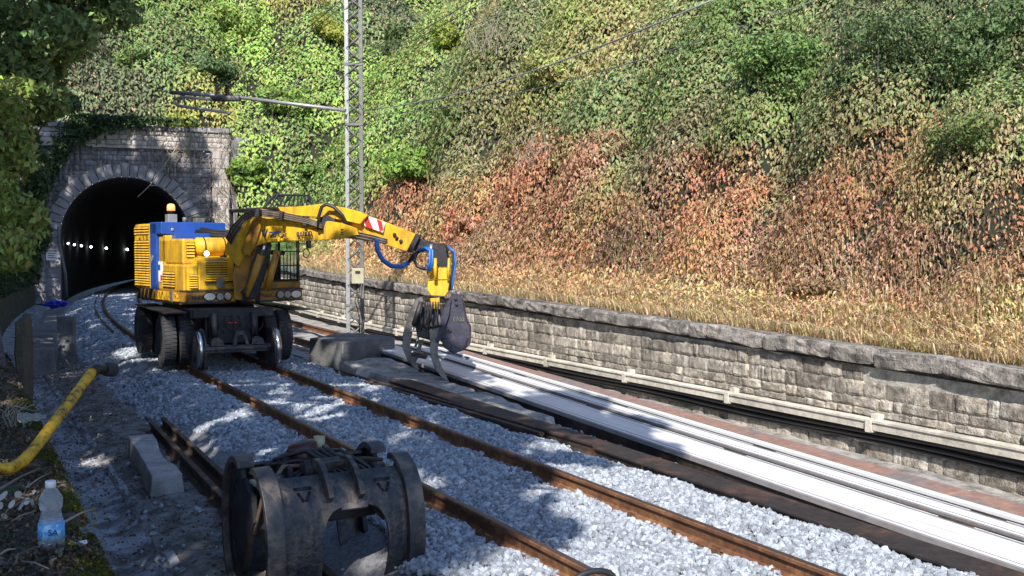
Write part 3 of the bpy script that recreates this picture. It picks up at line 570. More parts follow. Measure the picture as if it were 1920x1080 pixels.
# trees on the bank left of and behind the camera, out of the frame: they throw the dappled shade on the tracks
def shade_clusters():
    out = []; g = np.random.default_rng(5)
    bY = [-2, 2, 4.5, 6.2, 8, 10, 12, 15, 17.5, 20, 22.2, 22.6, 27, 28, 40, 54]
    bX = [.8, 2.2, 3.3, 4.3, 5.4, 7.0, 9.3, 9.9, 8.0, 8.0, 8.8, 4.4, 4.4, 9.8, 9.8, 11.2]
    for Y in np.arange(-3, 54, 1.15):
        for X in np.arange(-2.5, 10.5, 1.15):
            x_, y_ = X + g.uniform(-.5, .5), Y + g.uniform(-.5, .5); xb = np.interp(y_, bY, bX)
            if x_ > xb: continue
            edge = xb - x_; pd = .42 if edge < 1.0 else (.18 if edge < 2.2 else .05)
            if 13.6 < y_ < 16.6 and 4.6 < x_ < 6.2: pd = .75
            if g.random() < pd: continue
            hh = g.uniform(8.5, 12.5) if y_ < 30 else g.uniform(11, 16)
            out.append(np.array([x_, y_, 0]) - LDIR * (hh / -LDIR[2]))
    for s_ in np.arange(-1, 7.2, 1.1):            # shade on the portal face
        for z_ in np.arange(1.2, 8.6, 1.2):
            if z_ > 7.2 and s_ > 3.5: continue
            if g.random() < .04: continue
            k = g.uniform(18, 23); out.append(PP(s_, z_) - LDIR * k)
    return out
SCL = shade_clusters()
roots = [(-5, -12, 3.5), (-4.5, -4, 3.0), (-4.5, 3, 3.0), (-4, 10, 2.6), (-4, 18, 2.6), (-4.5, 27, 3.0), (-4, 35, 2.6), (-4.5, 43, 3.0)]
byr = [[] for _ in roots]
for c in SCL:
    px_, py_, d_ = proj(c)
    if d_ > 1 and -60 < px_ < 2000 and py_ > -90: continue        # keeps the frame itself free
    k = int(np.argmin([abs(c[1] - r[1] - 1) + .3 * abs(c[0] - r[0]) for r in roots])); byr[k].append(c)
labs = ['tall shade tree on the bank well behind the camera', 'tall tree on the bank behind the camera', 'tall tree on the bank left of the camera', 'tall overhanging tree on the bank just left of the frame',
        'tall overhanging tree left of the excavator, above the frame', 'tall tree on the left bank beyond the excavator, above the frame', 'tall tree on the left bank short of the tunnel, above the frame', 'tall tree on the left bank by the tunnel mouth, above the frame']
for k, (r, cs) in enumerate(zip(roots, byr)):
    if not cs: continue
    cs = cs[:130]
    tree(r, [(c, (.95, .95, .6), .55 + .25 * ((i * 37) % 5) / 5) for i, c in enumerate(cs)], labs[k], 450, (.06, .10, .025), .30, 60 + k, trunk=.28)

# ---------------------------------------------------------------- ballast stones (instanced)
gc = bpy.data.collections.new('stone_variants')
for k in range(7):
    g = np.random.default_rng(k); b = MB()
    import bmesh
    bm = bmesh.new(); bmesh.ops.create_icosphere(bm, subdivisions=1, radius=1)
    sc3 = g.uniform(.6, 1.25, 3)
    for vt in bm.verts:
        q = np.array(vt.co) * g.uniform(.78, 1.12); q = np.sign(q) * np.abs(q) ** .8; vt.co = q * sc3
    me = bpy.data.meshes.new('ballast_stone'); bm.to_mesh(me); bm.free(); me.materials.append(GRAVEL)
    o = bpy.data.objects.new('ballast_stone', me); gc.objects.link(o)
def scatter(name, Pts, Sz, label, cat, m=None):
    me = bpy.data.meshes.new(name); me.vertices.add(len(Pts)); me.vertices.foreach_set('co', Pts.astype(np.float32).ravel())
    a = me.attributes.new('rot', 'FLOAT_VECTOR', 'POINT'); a.data.foreach_set('vector', RNG.uniform(0, 6.28, (len(Pts), 3)).astype(np.float32).ravel())
    a = me.attributes.new('sz', 'FLOAT', 'POINT'); a.data.foreach_set('value', Sz.astype(np.float32))
    a = me.attributes.new('pick', 'INT', 'POINT'); a.data.foreach_set('value', RNG.integers(0, 7, len(Pts)).astype(np.int32))
    o = link(name, me); tag(o, label, cat, kind='stuff')
    ng_ = bpy.data.node_groups.new(name, 'GeometryNodeTree'); ng_.interface.new_socket('Geometry', in_out='INPUT', socket_type='NodeSocketGeometry'); ng_.interface.new_socket('Geometry', in_out='OUTPUT', socket_type='NodeSocketGeometry')
    N = ng_.nodes; L = ng_.links; gi = N.new('NodeGroupInput'); go = N.new('NodeGroupOutput'); ip = N.new('GeometryNodeInstanceOnPoints')
    ci = N.new('GeometryNodeCollectionInfo'); ci.inputs[0].default_value = gc; ci.inputs['Separate Children'].default_value = True; ci.inputs['Reset Children'].default_value = True
    def at(nm, ty):
        q = N.new('GeometryNodeInputNamedAttribute'); q.data_type = ty; q.inputs[0].default_value = nm; return q.outputs[0]
    L.new(gi.outputs[0], ip.inputs['Points']); L.new(ci.outputs[0], ip.inputs['Instance']); ip.inputs['Pick Instance'].default_value = True
    L.new(at('pick', 'INT'), ip.inputs['Instance Index']); L.new(at('rot', 'FLOAT_VECTOR'), ip.inputs['Rotation']); L.new(at('sz', 'FLOAT'), ip.inputs['Scale'])
    L.new(ip.outputs[0], go.inputs[0]); md = o.modifiers.new('stones', 'NODES'); md.node_group = ng_; return o
def ballast_pts(n, y0, y1, pw):
    Yb = y0 + (y1 - y0) * RNG.random(n) ** pw; Xb = RNG.uniform(2.55, 7.05, n)
    ok = (np.abs(Xb - 4.02) > .085) & (np.abs(Xb - 5.52) > .085); Xb, Yb = Xb[ok], Yb[ok]
    # the left shoulder of the heap fades out in the dirt near the camera, and reaches further left beyond
    lim = np.interp(Yb, [4, 10, 14, 17, 22, 30], [3.25, 3.2, 3.05, 2.7, 2.35, 2.3]) + .12 * np.sin(Yb * 3.1)
    ok = Xb > lim; Xb, Yb = Xb[ok], Yb[ok]
    a = hd(Yb); px = xl(Yb) + (Xb - 4.02) * np.cos(a); py = Yb - (Xb - 4.02) * np.sin(a)
    pz = np.interp(Xb, [2.45, 2.8, 3.3, 3.5, 6.5, 6.9, 7.3], [-.52, -.42, -.2, -.16, -.16, -.27, -.48])
    pz = pz + .025 * np.sin(px * 2.3 + py * 1.7) * np.sin(py * 1.1) + .02 * np.sin(py * 5 + px * 3) + RNG.uniform(-.015, .028, len(px))
    return np.stack([px, py, pz], 1), Xb, Yb
A, _, Ya = ballast_pts(70000, 4, 17, 1.25); B_, _, Yb_ = ballast_pts(62000, 16.5, 56, 1.6)
Pb = np.concatenate([A, B_]); Yall = np.concatenate([Ya, Yb_])
vv_ = Pb - CC; dd_ = vv_ @ CF; ppx = 960 + FPX * (vv_ @ CR) / dd_; ok = (ppx > -200) & (ppx < 2200) & (dd_ > 4)
Pb, Yall = Pb[ok], Yall[ok]
szs = RNG.uniform(.017, .038, len(Pb)) * np.interp(Yall, [6, 17, 30, 56], [1, 1.1, 1.6, 2.4])
scatter('track_ballast', Pb, szs, 'pale grey limestone ballast around and between the rails', 'ballast')
# gravel spill beyond the dark beam and stray stones on the dirt path
n_ = 4200; Yq = RNG.uniform(6, 20, n_); Xq = RNG.uniform(7.1, 8.3, n_)
Pq = np.stack([Xq, Yq, -.60 + .022 * np.clip(Yq - 6, 0, 14) + .10 * np.exp(-((Xq - 7.6) / .35) ** 2) + RNG.uniform(-.02, .04, n_)], 1)
n2_ = 420; Yr = 7 + 25 * RNG.random(n2_) ** 1.4; Xr = RNG.uniform(.9, 2.9, n2_)
Pr = np.stack([Xr, Yr, np.interp(Xr, [.7, 1.3, 1.9, 2.9], [-.5, -.57, -.43, -.42]) + .02], 1)
scatter('loose_gravel', np.concatenate([Pq, Pr]), np.concatenate([RNG.uniform(.015, .04, n_), RNG.uniform(.010, .030, n2_)]), 'loose gravel spilled beside the beams and along the drain', 'gravel')

# ---------------------------------------------------------------- rails
def rail(name, off, Ys, m_, label, z0=0.0, x_of=None, side=1, group=None, cat='rail', parent=None, head=True):
    sec = [(-.07, -.165), (.07, -.165), (.07, -.152), (.012, -.125), (.012, -.045), (.036, -.032), (.036, -.006), (.028, 0), (-.028, 0), (-.036, -.006), (-.036, -.032), (-.012, -.045), (-.012, -.125), (-.07, -.152)]
    t = empty(name, TP(off, Ys[0], -.165) if x_of is None else x_of(Ys[0]), label, cat, group)
    b = MB(); n = len(sec); vs = []
    for Y in Ys:
        if x_of is None:
            for (u, z) in sec: vs.append(TP(off + u, Y, z + z0))
        else:
            c = x_of(Y)
            for (u, z) in sec: vs.append((c[0] + u, c[1], c[2] + z))
    fs = [(i * n + k, i * n + (k + 1) % n, (i + 1) * n + (k + 1) % n, (i + 1) * n + k) for i in range(len(Ys) - 1) for k in range(n)]
    fs += [tuple(range(n))[::-1], tuple((len(Ys) - 1) * n + k for k in range(n))]
    b.add(vs, fs); b.build('rail_body', m_, t)
    if head:
        rb = MB(); vs = []
        for Y in Ys:
            for u in (-.024, .024): vs.append(TP(off + u, Y, z0 + .0025))
        rb.add(vs, [(2 * i, 2 * i + 1, 2 * i + 3, 2 * i + 2) for i in range(len(Ys) - 1)]); rb.build('running_face', RAILTOP, t)
    return t
RY = [0, 6, 12, 18, 22, 24, 26, 28, 30, 33, 36, 39, 42, 45, 48, 52, 56, 62, 70, 80, 95, 115]
t1 = rail('running_rail', 0, RY, RAIL, 'rusty rail nearer the drain that runs under the excavator left wheels')
t2 = rail('running_rail', 1.5, RY, RAIL, 'rusty rail in sunlight that runs under the excavator right wheels')
for t_, off in ((t1, 0), (t2, 1.5)):     # rail clips at each buried sleeper
    cm = MB(); cm.box((-.03, -.04, 0), (.03, .04, .045)); cm.box((-.012, -.06, .03), (.012, .06, .06)); me = None
    for k in range(22):
        Y = 5.2 + .6 * k
        for s in (-1, 1):
            p = TP(off + s * .095, Y, -.16)
            if me is None:
                me = cm.mesh('clip', RAIL)
            o = bpy.data.objects.new('rail_clip', me); COL.objects.link(o); o.parent = t_; WM[o.name] = WM[t_.name]
            o.location = tuple(np.array(p) - np.array(t_.location))
# inner guide rail next to the left rail near the tunnel
rail('guard_rail', -.32, [31, 34, 37, 40, 43, 46, 50, 55], OLDRAIL, 'thin dark rail lying left of the track short of the tunnel mouth', z0=-.06, head=False)
# three old rails on the right ballast shoulder
def xo(dx, dz=0.0): return lambda Y: np.array([7.03 + dx - .036 * (Y - 7), Y, -.10 + dz])
rail('discarded_rail', 0, [11.5, 14, 19.0], OLDRAIL, 'old dark rail lying nearest the track on the right ballast shoulder', x_of=xo(-.12), head=False, group='old rails on the shoulder')
rail('discarded_rail', 0, [10.5, 14, 19.4], OLDRAIL, 'old dark rail second from the track in the bundle on the shoulder', x_of=xo(.02, .01), head=False, group='old rails on the shoulder')
b = MB()
for Y0, Y1 in ((2.5, 17.2),):
    f0, f1 = np.array([6.99, Y0, -.25]), np.array([6.84, Y1, -.06])
    W, Hh = .38, .26
    for (dy0, dy1, dz0, dz1) in ((0, W, -.02, 0), (0, W, -Hh, -Hh + .02), (.03, .055, -Hh + .02, -.02)):
        b.hexa([f0 + [dy0, 0, dz0], f0 + [dy1, 0, dz0], f1 + [dy1, 0, dz0], f1 + [dy0, 0, dz0], f0 + [dy0, 0, dz1], f0 + [dy1, 0, dz1], f1 + [dy1, 0, dz1], f1 + [dy0, 0, dz1]])
    for k in range(7):
        Y = 3.2 + 2.1 * k; c = f0 + (f1 - f0) * (Y - Y0) / (Y1 - Y0); b.box(tuple(c + [.002, -.01, -Hh + .021]), tuple(c + [.34, .01, -.021]))
b.build('steel_beam', DKBEAM, label='long dark steel beam lying between the old rails and the white girders', cat='beam')

# ---------------------------------------------------------------- long girders on the right
def gz(Y): return -.455 + .0356 * (Y - 5.5)
def longbox(b, x0, x1, y0, y1, z0, z1):  # z offsets relative to the sloping top line
    p = []
    for z_ in (z0, z1):
        for (x_, y_) in ((x0, y0), (x1, y0), (x1, y1), (x0, y1)): p.append((x_, y_, gz(y_) + z_))
    b.hexa(p)
GY0, GY1 = 2.0, 21.6
def girder(x0, x1, label, y1=GY1):
    t = empty('white_girder', (x0, GY0, gz(GY0) - .24), label, 'girder')
    b = MB(); longbox(b, x0, x1, GY0, y1, -.24, -.03); b.build('girder_web', DKBEAM, t)
    b = MB(); longbox(b, x0 + .018, x1 - .012, GY0, y1, -.028, 0); b.build('top_plate', WHITE, t, bevel=.004)
    b = MB(); longbox(b, x0 - .03, x0 + .015, GY0, y1, -.05, .006); b.build('edge_lip', WEDGE, t)
    b = MB(); longbox(b, x1 - .010, x1 + .01, GY0, y1, -.05, .008); b.build('edge_lip', DKBEAM, t)
    b = MB(); longbox(b, x0 + .085, x0 + .097, GY0, y1, .001, .004); b.build('seam', WEDGE, t)
    b = MB(); longbox(b, x1 - .085, x1 - .05, GY0, y1, .001, .005); b.build('edge_strip', STEEL, t)  # grey strip stands in for shading along this edge of the plate
    for Y in np.arange(3.2, y1, 3.3):
        b = MB(); longbox(b, x1 - .06, x1 - .015, Y, Y + .4, .003, .012); b.build('splice_plate', DKBEAM, t)
    return t
girder(8.11, 8.80, 'wide white topped steel girder nearer the track, under the claws')
girder(8.93, 9.30, 'narrower white topped steel girder second from the stone wall')
t = empty('rusty_plate_beam', (9.5, GY0, gz(GY0) - .24), 'orange brown rusty flat beam lying along the foot of the wall', 'beam')
k = 0
for y0, y1 in ((2.0, 7.45), (7.47, 12.3), (12.32, 17.0), (17.02, 20.9)):
    b = MB(); longbox(b, 9.52, 10.03 - .012 * (y0 - 2), y0, y1, -.2, -.005); b.build('beam_segment', RUSTP, t, bevel=.01)
b = MB(); longbox(b, 9.40, 9.515, GY0, 20.9, -.22, .012); b.build('edge_strip', WHITE, t)
# timber bearers under the girders
for k, Y in enumerate((4.0, 8.0, 12.0, 16.0, 20.0)):
    b = MB(); b.box((7.98, Y, -.72), (10.35, Y + .2, gz(Y) - .25)); b.build('timber_bearer', WOOD, label=['first', 'second', 'third', 'fourth', 'farthest'][k] + ' timber bearer under the white girders counted from the camera', cat='timber', group='bearers under the girders')
# far side track beyond the girders, running along the wall towards the tunnel
rail('far_track_rail', 3.75, [22.5, 26, 30, 34, 38, 42, 46, 52, 60], RAIL, 'left rail of the second track near the tunnel', z0=-.03)
rail('far_track_rail', 5.25, [22.5, 26, 30, 34, 38, 42, 46, 52, 60], RAIL, 'right rail of the second track near the tunnel', z0=-.03)

# ---------------------------------------------------------------- retaining wall with its stones, coping and cable trough
WYE = 54.5
wall = empty('retaining_wall', (11.1, 6, -.7), 'long grey rubble stone retaining wall at the foot of the slope', 'wall')
def W(Y, out, z):                         # out: towards the track from the wall face
    return TP(float(ow(Y)) - out, Y, z)
b = MB(); Ysw = list(np.arange(1, 30, 1.0)) + list(np.arange(30, WYE + 1, 2.0)); vs = []
for Y in Ysw:
    for (o_, z_) in ((-.0, -.9), (-.0, wtop(Y) - .29), (-.5, wtop(Y) - .29), (-.5, -.9)): vs.append(W(Y, o_, z_))
n4 = len(Ysw); b.add(vs, [(i * 4 + k, i * 4 + (k + 1) % 4, i * 4 + 4 + (k + 1) % 4, i * 4 + 4 + k) for i in range(n4 - 1) for k in range(4)] + [(0, 1, 2, 3), (n4 * 4 - 4, n4 * 4 - 3, n4 * 4 - 2, n4 * 4 - 1)])
b.build('wall_core', MORTAR, wall)
def stone_mesh(seed, m_, drops=(.0, .45, .75), rel=1.0):  # unit stone: x along, y outwards (0..1), z up
    g = np.random.default_rng(seed); n = 7
    # front face as a small grid with uneven relief, sides going back
    xs = [-.5, -.36, -.05, .1, .36, .5]; zs = [-.5, -.33, .02, .33, .5]; vs = []; 
    for iz, z_ in enumerate(zs):
        for ix, x_ in enumerate(xs):
            eb = (ix in (0, len(xs) - 1)) + (iz in (0, len(zs) - 1))
            y_ = 1 - drops[eb] + (0 if eb else g.uniform(-.25, .15) * rel)
            vs.append((x_ * (1 - .04 * (eb == 2)) + g.uniform(-.025, .025), y_, z_ * (1 - .06 * (eb == 2)) + g.uniform(-.04, .04)))
    nx = len(xs); nz_ = len(zs); fs = [(i * nx + j, i * nx + j + 1, (i + 1) * nx + j + 1, (i + 1) * nx + j) for i in range(nz_ - 1) for j in range(nx - 1)]
    ring = [j for j in range(nx)] + [i * nx + nx - 1 for i in range(1, nz_)] + [(nz_ - 1) * nx + j for j in range(nx - 2, -1, -1)] + [i * nx for i in range(nz_ - 2, 0, -1)]
    k0 = len(vs); vs += [(vs[r][0], -.6, vs[r][2]) for r in ring]; R = len(ring)
    fs += [(ring[i], ring[(i + 1) % R], k0 + (i + 1) % R, k0 + i) for i in range(R)]
    b = MB(); b.add(vs, fs); return b.mesh('stone', m_)
SM = [stone_mesh(k, STONE) for k in range(9)]; CM = [stone_mesh(40 + k, COPING, (.0, .13, .22), .5) for k in range(6)]
def frame_at(Y):                           # wall-face axes
    a = float(hd(Y)); al = Vector((math.sin(a), math.cos(a), 0)); outv = Vector((-math.cos(a), math.sin(a), 0)); return al, outv
def place(me, name, Y, z, ln, ht, dep, out, parent, seed):
    al, ov = frame_at(Y); c = W(Y, out, z); g = random.Random(seed)
    M = Matrix(((al.x * ln, ov.x * dep, 0, c[0]), (al.y * ln, ov.y * dep, 0, c[1]), (0, 0, ht, c[2]), (0, 0, 0, 1)))
    M = M @ Matrix.Rotation(g.uniform(-.025, .025), 4, 'Y'); return M
def put(me, name, M, parent):
    o = bpy.data.objects.new(name, me); COL.objects.link(o); o.parent = parent; o.matrix_parent_inverse = Matrix.Identity(4)
    M2 = WM[parent.name].inverted() @ M; l, r, s = M2.decompose(); o.location, o.rotation_mode = l, 'QUATERNION'; o.rotation_quaternion = r; o.scale = s; WM[o.name] = M; return o
def joined(name, items, m_, parent, kind='stuff'):
    V, F = [], []; n0 = 0
    for me, M in items:
        v = np.empty(len(me.vertices) * 3, np.float32); me.vertices.foreach_get('co', v); v = v.reshape(-1, 3) @ np.array(M)[:3, :3].T + np.array(M)[:3, 3]
        f = np.array([p.vertices[:] for p in me.polygons], int) + n0; V.append(v); F.append(f); n0 += len(v)
    o = np_mesh(name, np.concatenate(V), np.concatenate(F), m_, parent=parent); o['kind'] = kind; return o
items = []; g = random.Random(4); zc0 = -.72; row = 0
while True:                                # courses
    ht = g.choice([.12, .15, .18, .22]); Y = 3.2 + g.uniform(0, .2)
    if zc0 > 1.6: break
    while Y < 53.5:
        ln = g.uniform(.14, .58); top = wtop(Y) - .30
        if zc0 + ht < top + .03 and zc0 + ht * .5 > -.66:
            k = g.randrange(9); M = place(SM[k], 'stone', Y + ln / 2, zc0 + ht / 2, ln - g.uniform(.008, .022), ht - g.uniform(.008, .02), g.uniform(.012, .042), 0, wall, g.random())
            pr = proj(W(Y + ln / 2, 0, zc0 + ht / 2)); items.append((pr, SM[k], M))
        Y += ln
    zc0 += ht; row += 1
items.sort(key=lambda q: (not (-30 < q[0][0] < 1950 and q[0][1] < 1100), q[0][2]))
for pr, me, M in items[:300]: put(me, 'stone', M, wall)
joined('far_stones', [(me, M) for pr, me, M in items[300:]], STONE, wall)
# coping
Y = 2.5; cp = []
while Y < 54:
    ln = g.uniform(.45, 1.4); k = g.randrange(6); h_ = .215 + g.uniform(-.015, .015)
    M = place(CM[k], 'coping_stone', Y + ln / 2, wtop(Y + ln / 2) - .13, ln - .022, h_, .13 + g.uniform(-.012, .02), .0, wall, g.random()); cp.append((Y, CM[k], M))
    ct = MB(); Y += ln
for Y_, me, M in cp: put(me, 'coping_stone', M, wall)
b = MB(); vs = []
for Y in Ysw:
    for (o_, z_) in ((-.06, wtop(Y) - .285), (-.05, wtop(Y) - .02), (-.55, wtop(Y) - .03), (-.55, wtop(Y) - .285)): vs.append(W(Y, o_, z_))
b.add(vs, [(i * 4 + k, i * 4 + (k + 1) % 4, i * 4 + 4 + (k + 1) % 4, i * 4 + 4 + k) for i in range(n4 - 1) for k in range(4)] + [(0, 1, 2, 3), (n4 * 4 - 4, n4 * 4 - 3, n4 * 4 - 2, n4 * 4 - 1)])
b.build('coping_bed', COPING, wall)
# cable trough fixed to the wall
tr = empty('cable_trough', (10.9, 4, -.1), 'pale concrete cable trough fixed along the face of the stone wall', 'cable trough')
YJ = [4.0, 6.6, 9.62, 12.5, 15.35, 18.2, 21.0, 23.8, 26.7, 29.5, 32.4, 35.2, 38, 41, 44, 47, 50, 53]
for a_, b_ in zip(YJ[:-1], YJ[1:]):
    def seg(o0, o1, z0, z1, bb, ya=a_ + .012, yb=b_ - .012):
        p = [W(ya, o0, z0), W(ya, o1, z0), W(yb, o1, z0), W(yb, o0, z0), W(ya, o0, z1), W(ya, o1, z1), W(yb, o1, z1), W(yb, o0, z1)]; bb.hexa(p)
    s_ = MB(); seg(.062, .22, -.12, -.015, s_); o1 = s_.build('trough_segment', TROUGH, tr, bevel=.006)
    s_ = MB(); seg(.062, .24, -.012, .022, s_); s_.build('trough_lid', TROUGH, o1, bevel=.004)
for (o_, z_, r_) in ((.075, -.175, .042), (.12, -.165, .036), (.085, -.25, .036), (.06, -.31, .026)):  # added dark tubes that deepen the black shadow band under the trough
    b = MB(); b.tube([W(Y, o_, z_ + .018 * math.sin(Y * 1.1 + z_ * 9)) for Y in np.arange(4, 53, .9)], r_, 6); b.build('added_shade_tube', HOSE, tr)
for Y in YJ[:-1]:
    b = MB(); al, ov = frame_at(Y)
    for (o0, o1, z0, z1, dy) in ((.0, .13, .02, .09, .06), (.062, .255, -.145, -.122, .05), (.242, .256, -.145, .024, .05), (.0, .06, -.26, -.10, .04)):
        b.hexa([W(Y + s1 * dy, o_, z_) for z_ in (z0, z1) for (s1, o_) in ((-1, o0), (-1, o1), (1, o1), (1, o0))])
    b.build('bracket', TROUGH, tr)

# ---------------------------------------------------------------- tunnel portal
por = empty('tunnel_portal', PP(3.1, -.5), 'old stone tunnel mouth with a round arch, ivy and bare roots over it', 'tunnel')
SC, ZS, RI, RO = 3.05, 2.82, 3.12, 3.78
def arch(r, n=24):
    pts = [(SC - r, -.6)] + [(SC - r * math.cos(math.pi * k / n), ZS + r * math.sin(math.pi * k / n)) for k in range(n + 1)] + [(SC + r, -.6)]
    return pts
# spandrel wall: quads from arch extrados to rectangle
A_ = arch(RO - .05); S0, S1, ZT = -1.4, 7.3, 7.55
outer = []
for (s_, z_) in A_:
    dx, dz_ = s_ - SC, z_ - ZS
    if z_ <= ZS: outer.append((S0 if dx < 0 else S1, z_))
    else:
        kx = ((S1 - SC) if dx > 0 else (SC - S0)) / max(abs(dx), 1e-6); kz = (ZT - ZS) / max(dz_, 1e-6); k = min(kx, kz); outer.append((SC + dx * k, ZS + dz_ * k))
b = MB(); n = len(A_)
vs = [PP(s_, z_, 0) for s_, z_ in A_] + [PP(s_, z_, 0) for s_, z_ in outer] + [PP(s_, z_, .8) for s_, z_ in A_] + [PP(s_, z_, .8) for s_, z_ in outer]
fs = [(i, i + 1, n + i + 1, n + i) for i in range(n - 1)] + [(2 * n + i, 3 * n + i, 3 * n + i + 1, 2 * n + i + 1) for i in range(n - 1)] + [(i, 2 * n + i, 2 * n + i + 1, i + 1) for i in range(n - 1)]
b.add(vs, fs)
for (sa, za) in ((S0, ZT), (S1, ZT)):
    pass
A2 = arch(RI + .03); k2_ = len(b.v); b.add([PP(s_, z_, -.03) for s_, z_ in A2] + [PP(s_, z_, -.03) for s_, z_ in arch(RO + .1)], [(i, i + 1, n + i + 1, n + i) for i in range(n - 1)])
b.hexa([PP(-.9, 7.0, .02), PP(-1.4, ZT, .02), PP(-1.4, ZT, .7), PP(-.9, 7.0, .7), PP(-.9, 7.1, .02), PP(-.9, ZT, .02), PP(-.9, ZT, .7), PP(-.9, 7.1, .7)])
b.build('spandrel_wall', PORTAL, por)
# small facing stones of the spandrel, joined
fst = []; g = random.Random(9); z_ = .0
FM = [stone_mesh(70 + k, PORTAL) for k in range(5)]
def pmat(s_, z_, ln, ht, dep, n0=0.0):
    c = PP(s_, z_, n0); o_ = -PN
    return Matrix(((PA[0] * ln, o_[0] * dep, 0, c[0]), (PA[1] * ln, o_[1] * dep, 0, c[1]), (0, 0, ht, c[2]), (0, 0, 0, 1)))
while z_ < ZT - .1:
    ht = g.uniform(.2, .3); s_ = S0 + g.uniform(0, .2)
    while s_ < S1 - .1:
        ln = min(g.uniform(.3, .7), S1 - s_); cx, cz = s_ + ln / 2, z_ + ht / 2
        rr = math.hypot(cx - SC, cz - ZS) if cz > ZS else abs(cx - SC)
        if rr > RO + .12: fst.append((FM[g.randrange(5)], pmat(cx, cz, ln - .02, ht - .02, .035)))
        s_ += ln
    z_ += ht
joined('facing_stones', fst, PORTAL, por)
# voussoirs: each ring stone is a part
NV = 27
for k in range(NV):
    a0, a1 = math.pi * k / NV + .006, math.pi * (k + 1) / NV - .006; r1 = RO + (.05 if k % 2 else -.03); jit = g.uniform(-.02, .03)
    q = [(SC - r * math.cos(a), ZS + r * math.sin(a)) for (r, a) in ((RI, a0), (r1, a0), (r1, (a0 + a1) / 2), (r1, a1), (RI, a1), (RI, (a0 + a1) / 2))]
    b = MB(); b.prism([PP(s_, z2, -.10 - jit) for s_, z2 in q], PN * .75, bev=.02); b.build('arch_stone', RING, por)
for side in (-1, 1):
    z_ = -.5
    while z_ < ZS - .05:
        h_ = min(g.uniform(.36, .5), ZS - z_); w_ = g.choice([.5, .72]); s0 = SC + side * RI; s1 = SC + side * (RI + w_); s0, s1 = min(s0, s1), max(s0, s1)
        b = MB(); b.prism([PP(s0, z_ + .008, -.09), PP(s1, z_ + .008, -.09), PP(s1, z_ + h_ - .008, -.09), PP(s0, z_ + h_ - .008, -.09)], PN * .7, bev=.02); b.build('jamb_stone', RING, por); z_ += h_
# frieze, cornice and pilasters
b = MB(); b.hexa([PP(8.21, -.6, .1), PP(9.9, -.6, .1), PP(9.9, -.6, .9), PP(8.21, -.6, .9), PP(8.21, 8.2, .1), PP(9.9, 8.2, .1), PP(9.9, 8.2, .9), PP(8.21, 8.2, .9)]); b.build('wing_wall', PORTAL, por)
b = MB(); b.hexa([PP(-7, -.6, .1), PP(-1.61, -.6, .1), PP(-1.61, -.6, .9), PP(-7, -.6, .9), PP(-7, 7.8, .1), PP(-1.61, 8.2, .1), PP(-1.61, 8.2, .9), PP(-7, 7.8, .9)]); b.build('wing_wall', PORTAL, por)
b = MB(); b.prism([PP(S0 - .6, 7.56, -.12), PP(8.25, 7.56, -.12), PP(8.25, 8.36, -.12), PP(S0 - .6, 8.36, -.12)], PN * .95); b.build('frieze', PORTAL, por)
fr = []
for r_ in range(3):
    s_ = S0 - .55
    while s_ < 8.2:
        ln = min(g.uniform(.35, .8), 8.23 - s_); fr.append((FM[g.randrange(5)], pmat(s_ + ln / 2, 7.69 + .27 * r_, ln - .02, .25, .06, -.12))); s_ += ln
joined('frieze_stones', fr, PALE, por)
b = MB(); b.prism([PP(S0 - .6, 7.42, -.2), PP(8.3, 7.42, -.2), PP(8.3, 7.555, -.2), PP(S0 - .6, 7.555, -.2)], PN * .3, bev=.02); b.build('string_course', PALE, por)
s_ = S0 - .7
while s_ < 8.3:
    ln = min(g.uniform(.8, 1.2), 8.35 - s_)
    b = MB(); b.prism([PP(s_, 8.365, -.27), PP(s_ + ln - .02, 8.365, -.27), PP(s_ + ln - .02, 8.6 + g.uniform(-.02, .02), -.27), PP(s_, 8.6, -.27)], PN * 1.1, bev=.03); b.build('cornice_stone', PORTAL, por); s_ += ln
z_ = -.5
while z_ < 7.4:
    h_ = min(g.uniform(.42, .6), 7.41 - z_)
    for (s0, s1) in ((7.32, 8.2), (-1.6, -.75)):
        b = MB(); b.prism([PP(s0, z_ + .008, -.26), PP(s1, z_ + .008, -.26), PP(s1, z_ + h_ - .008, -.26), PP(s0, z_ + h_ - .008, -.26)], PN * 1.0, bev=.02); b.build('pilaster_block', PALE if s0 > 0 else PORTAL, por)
    z_ += h_
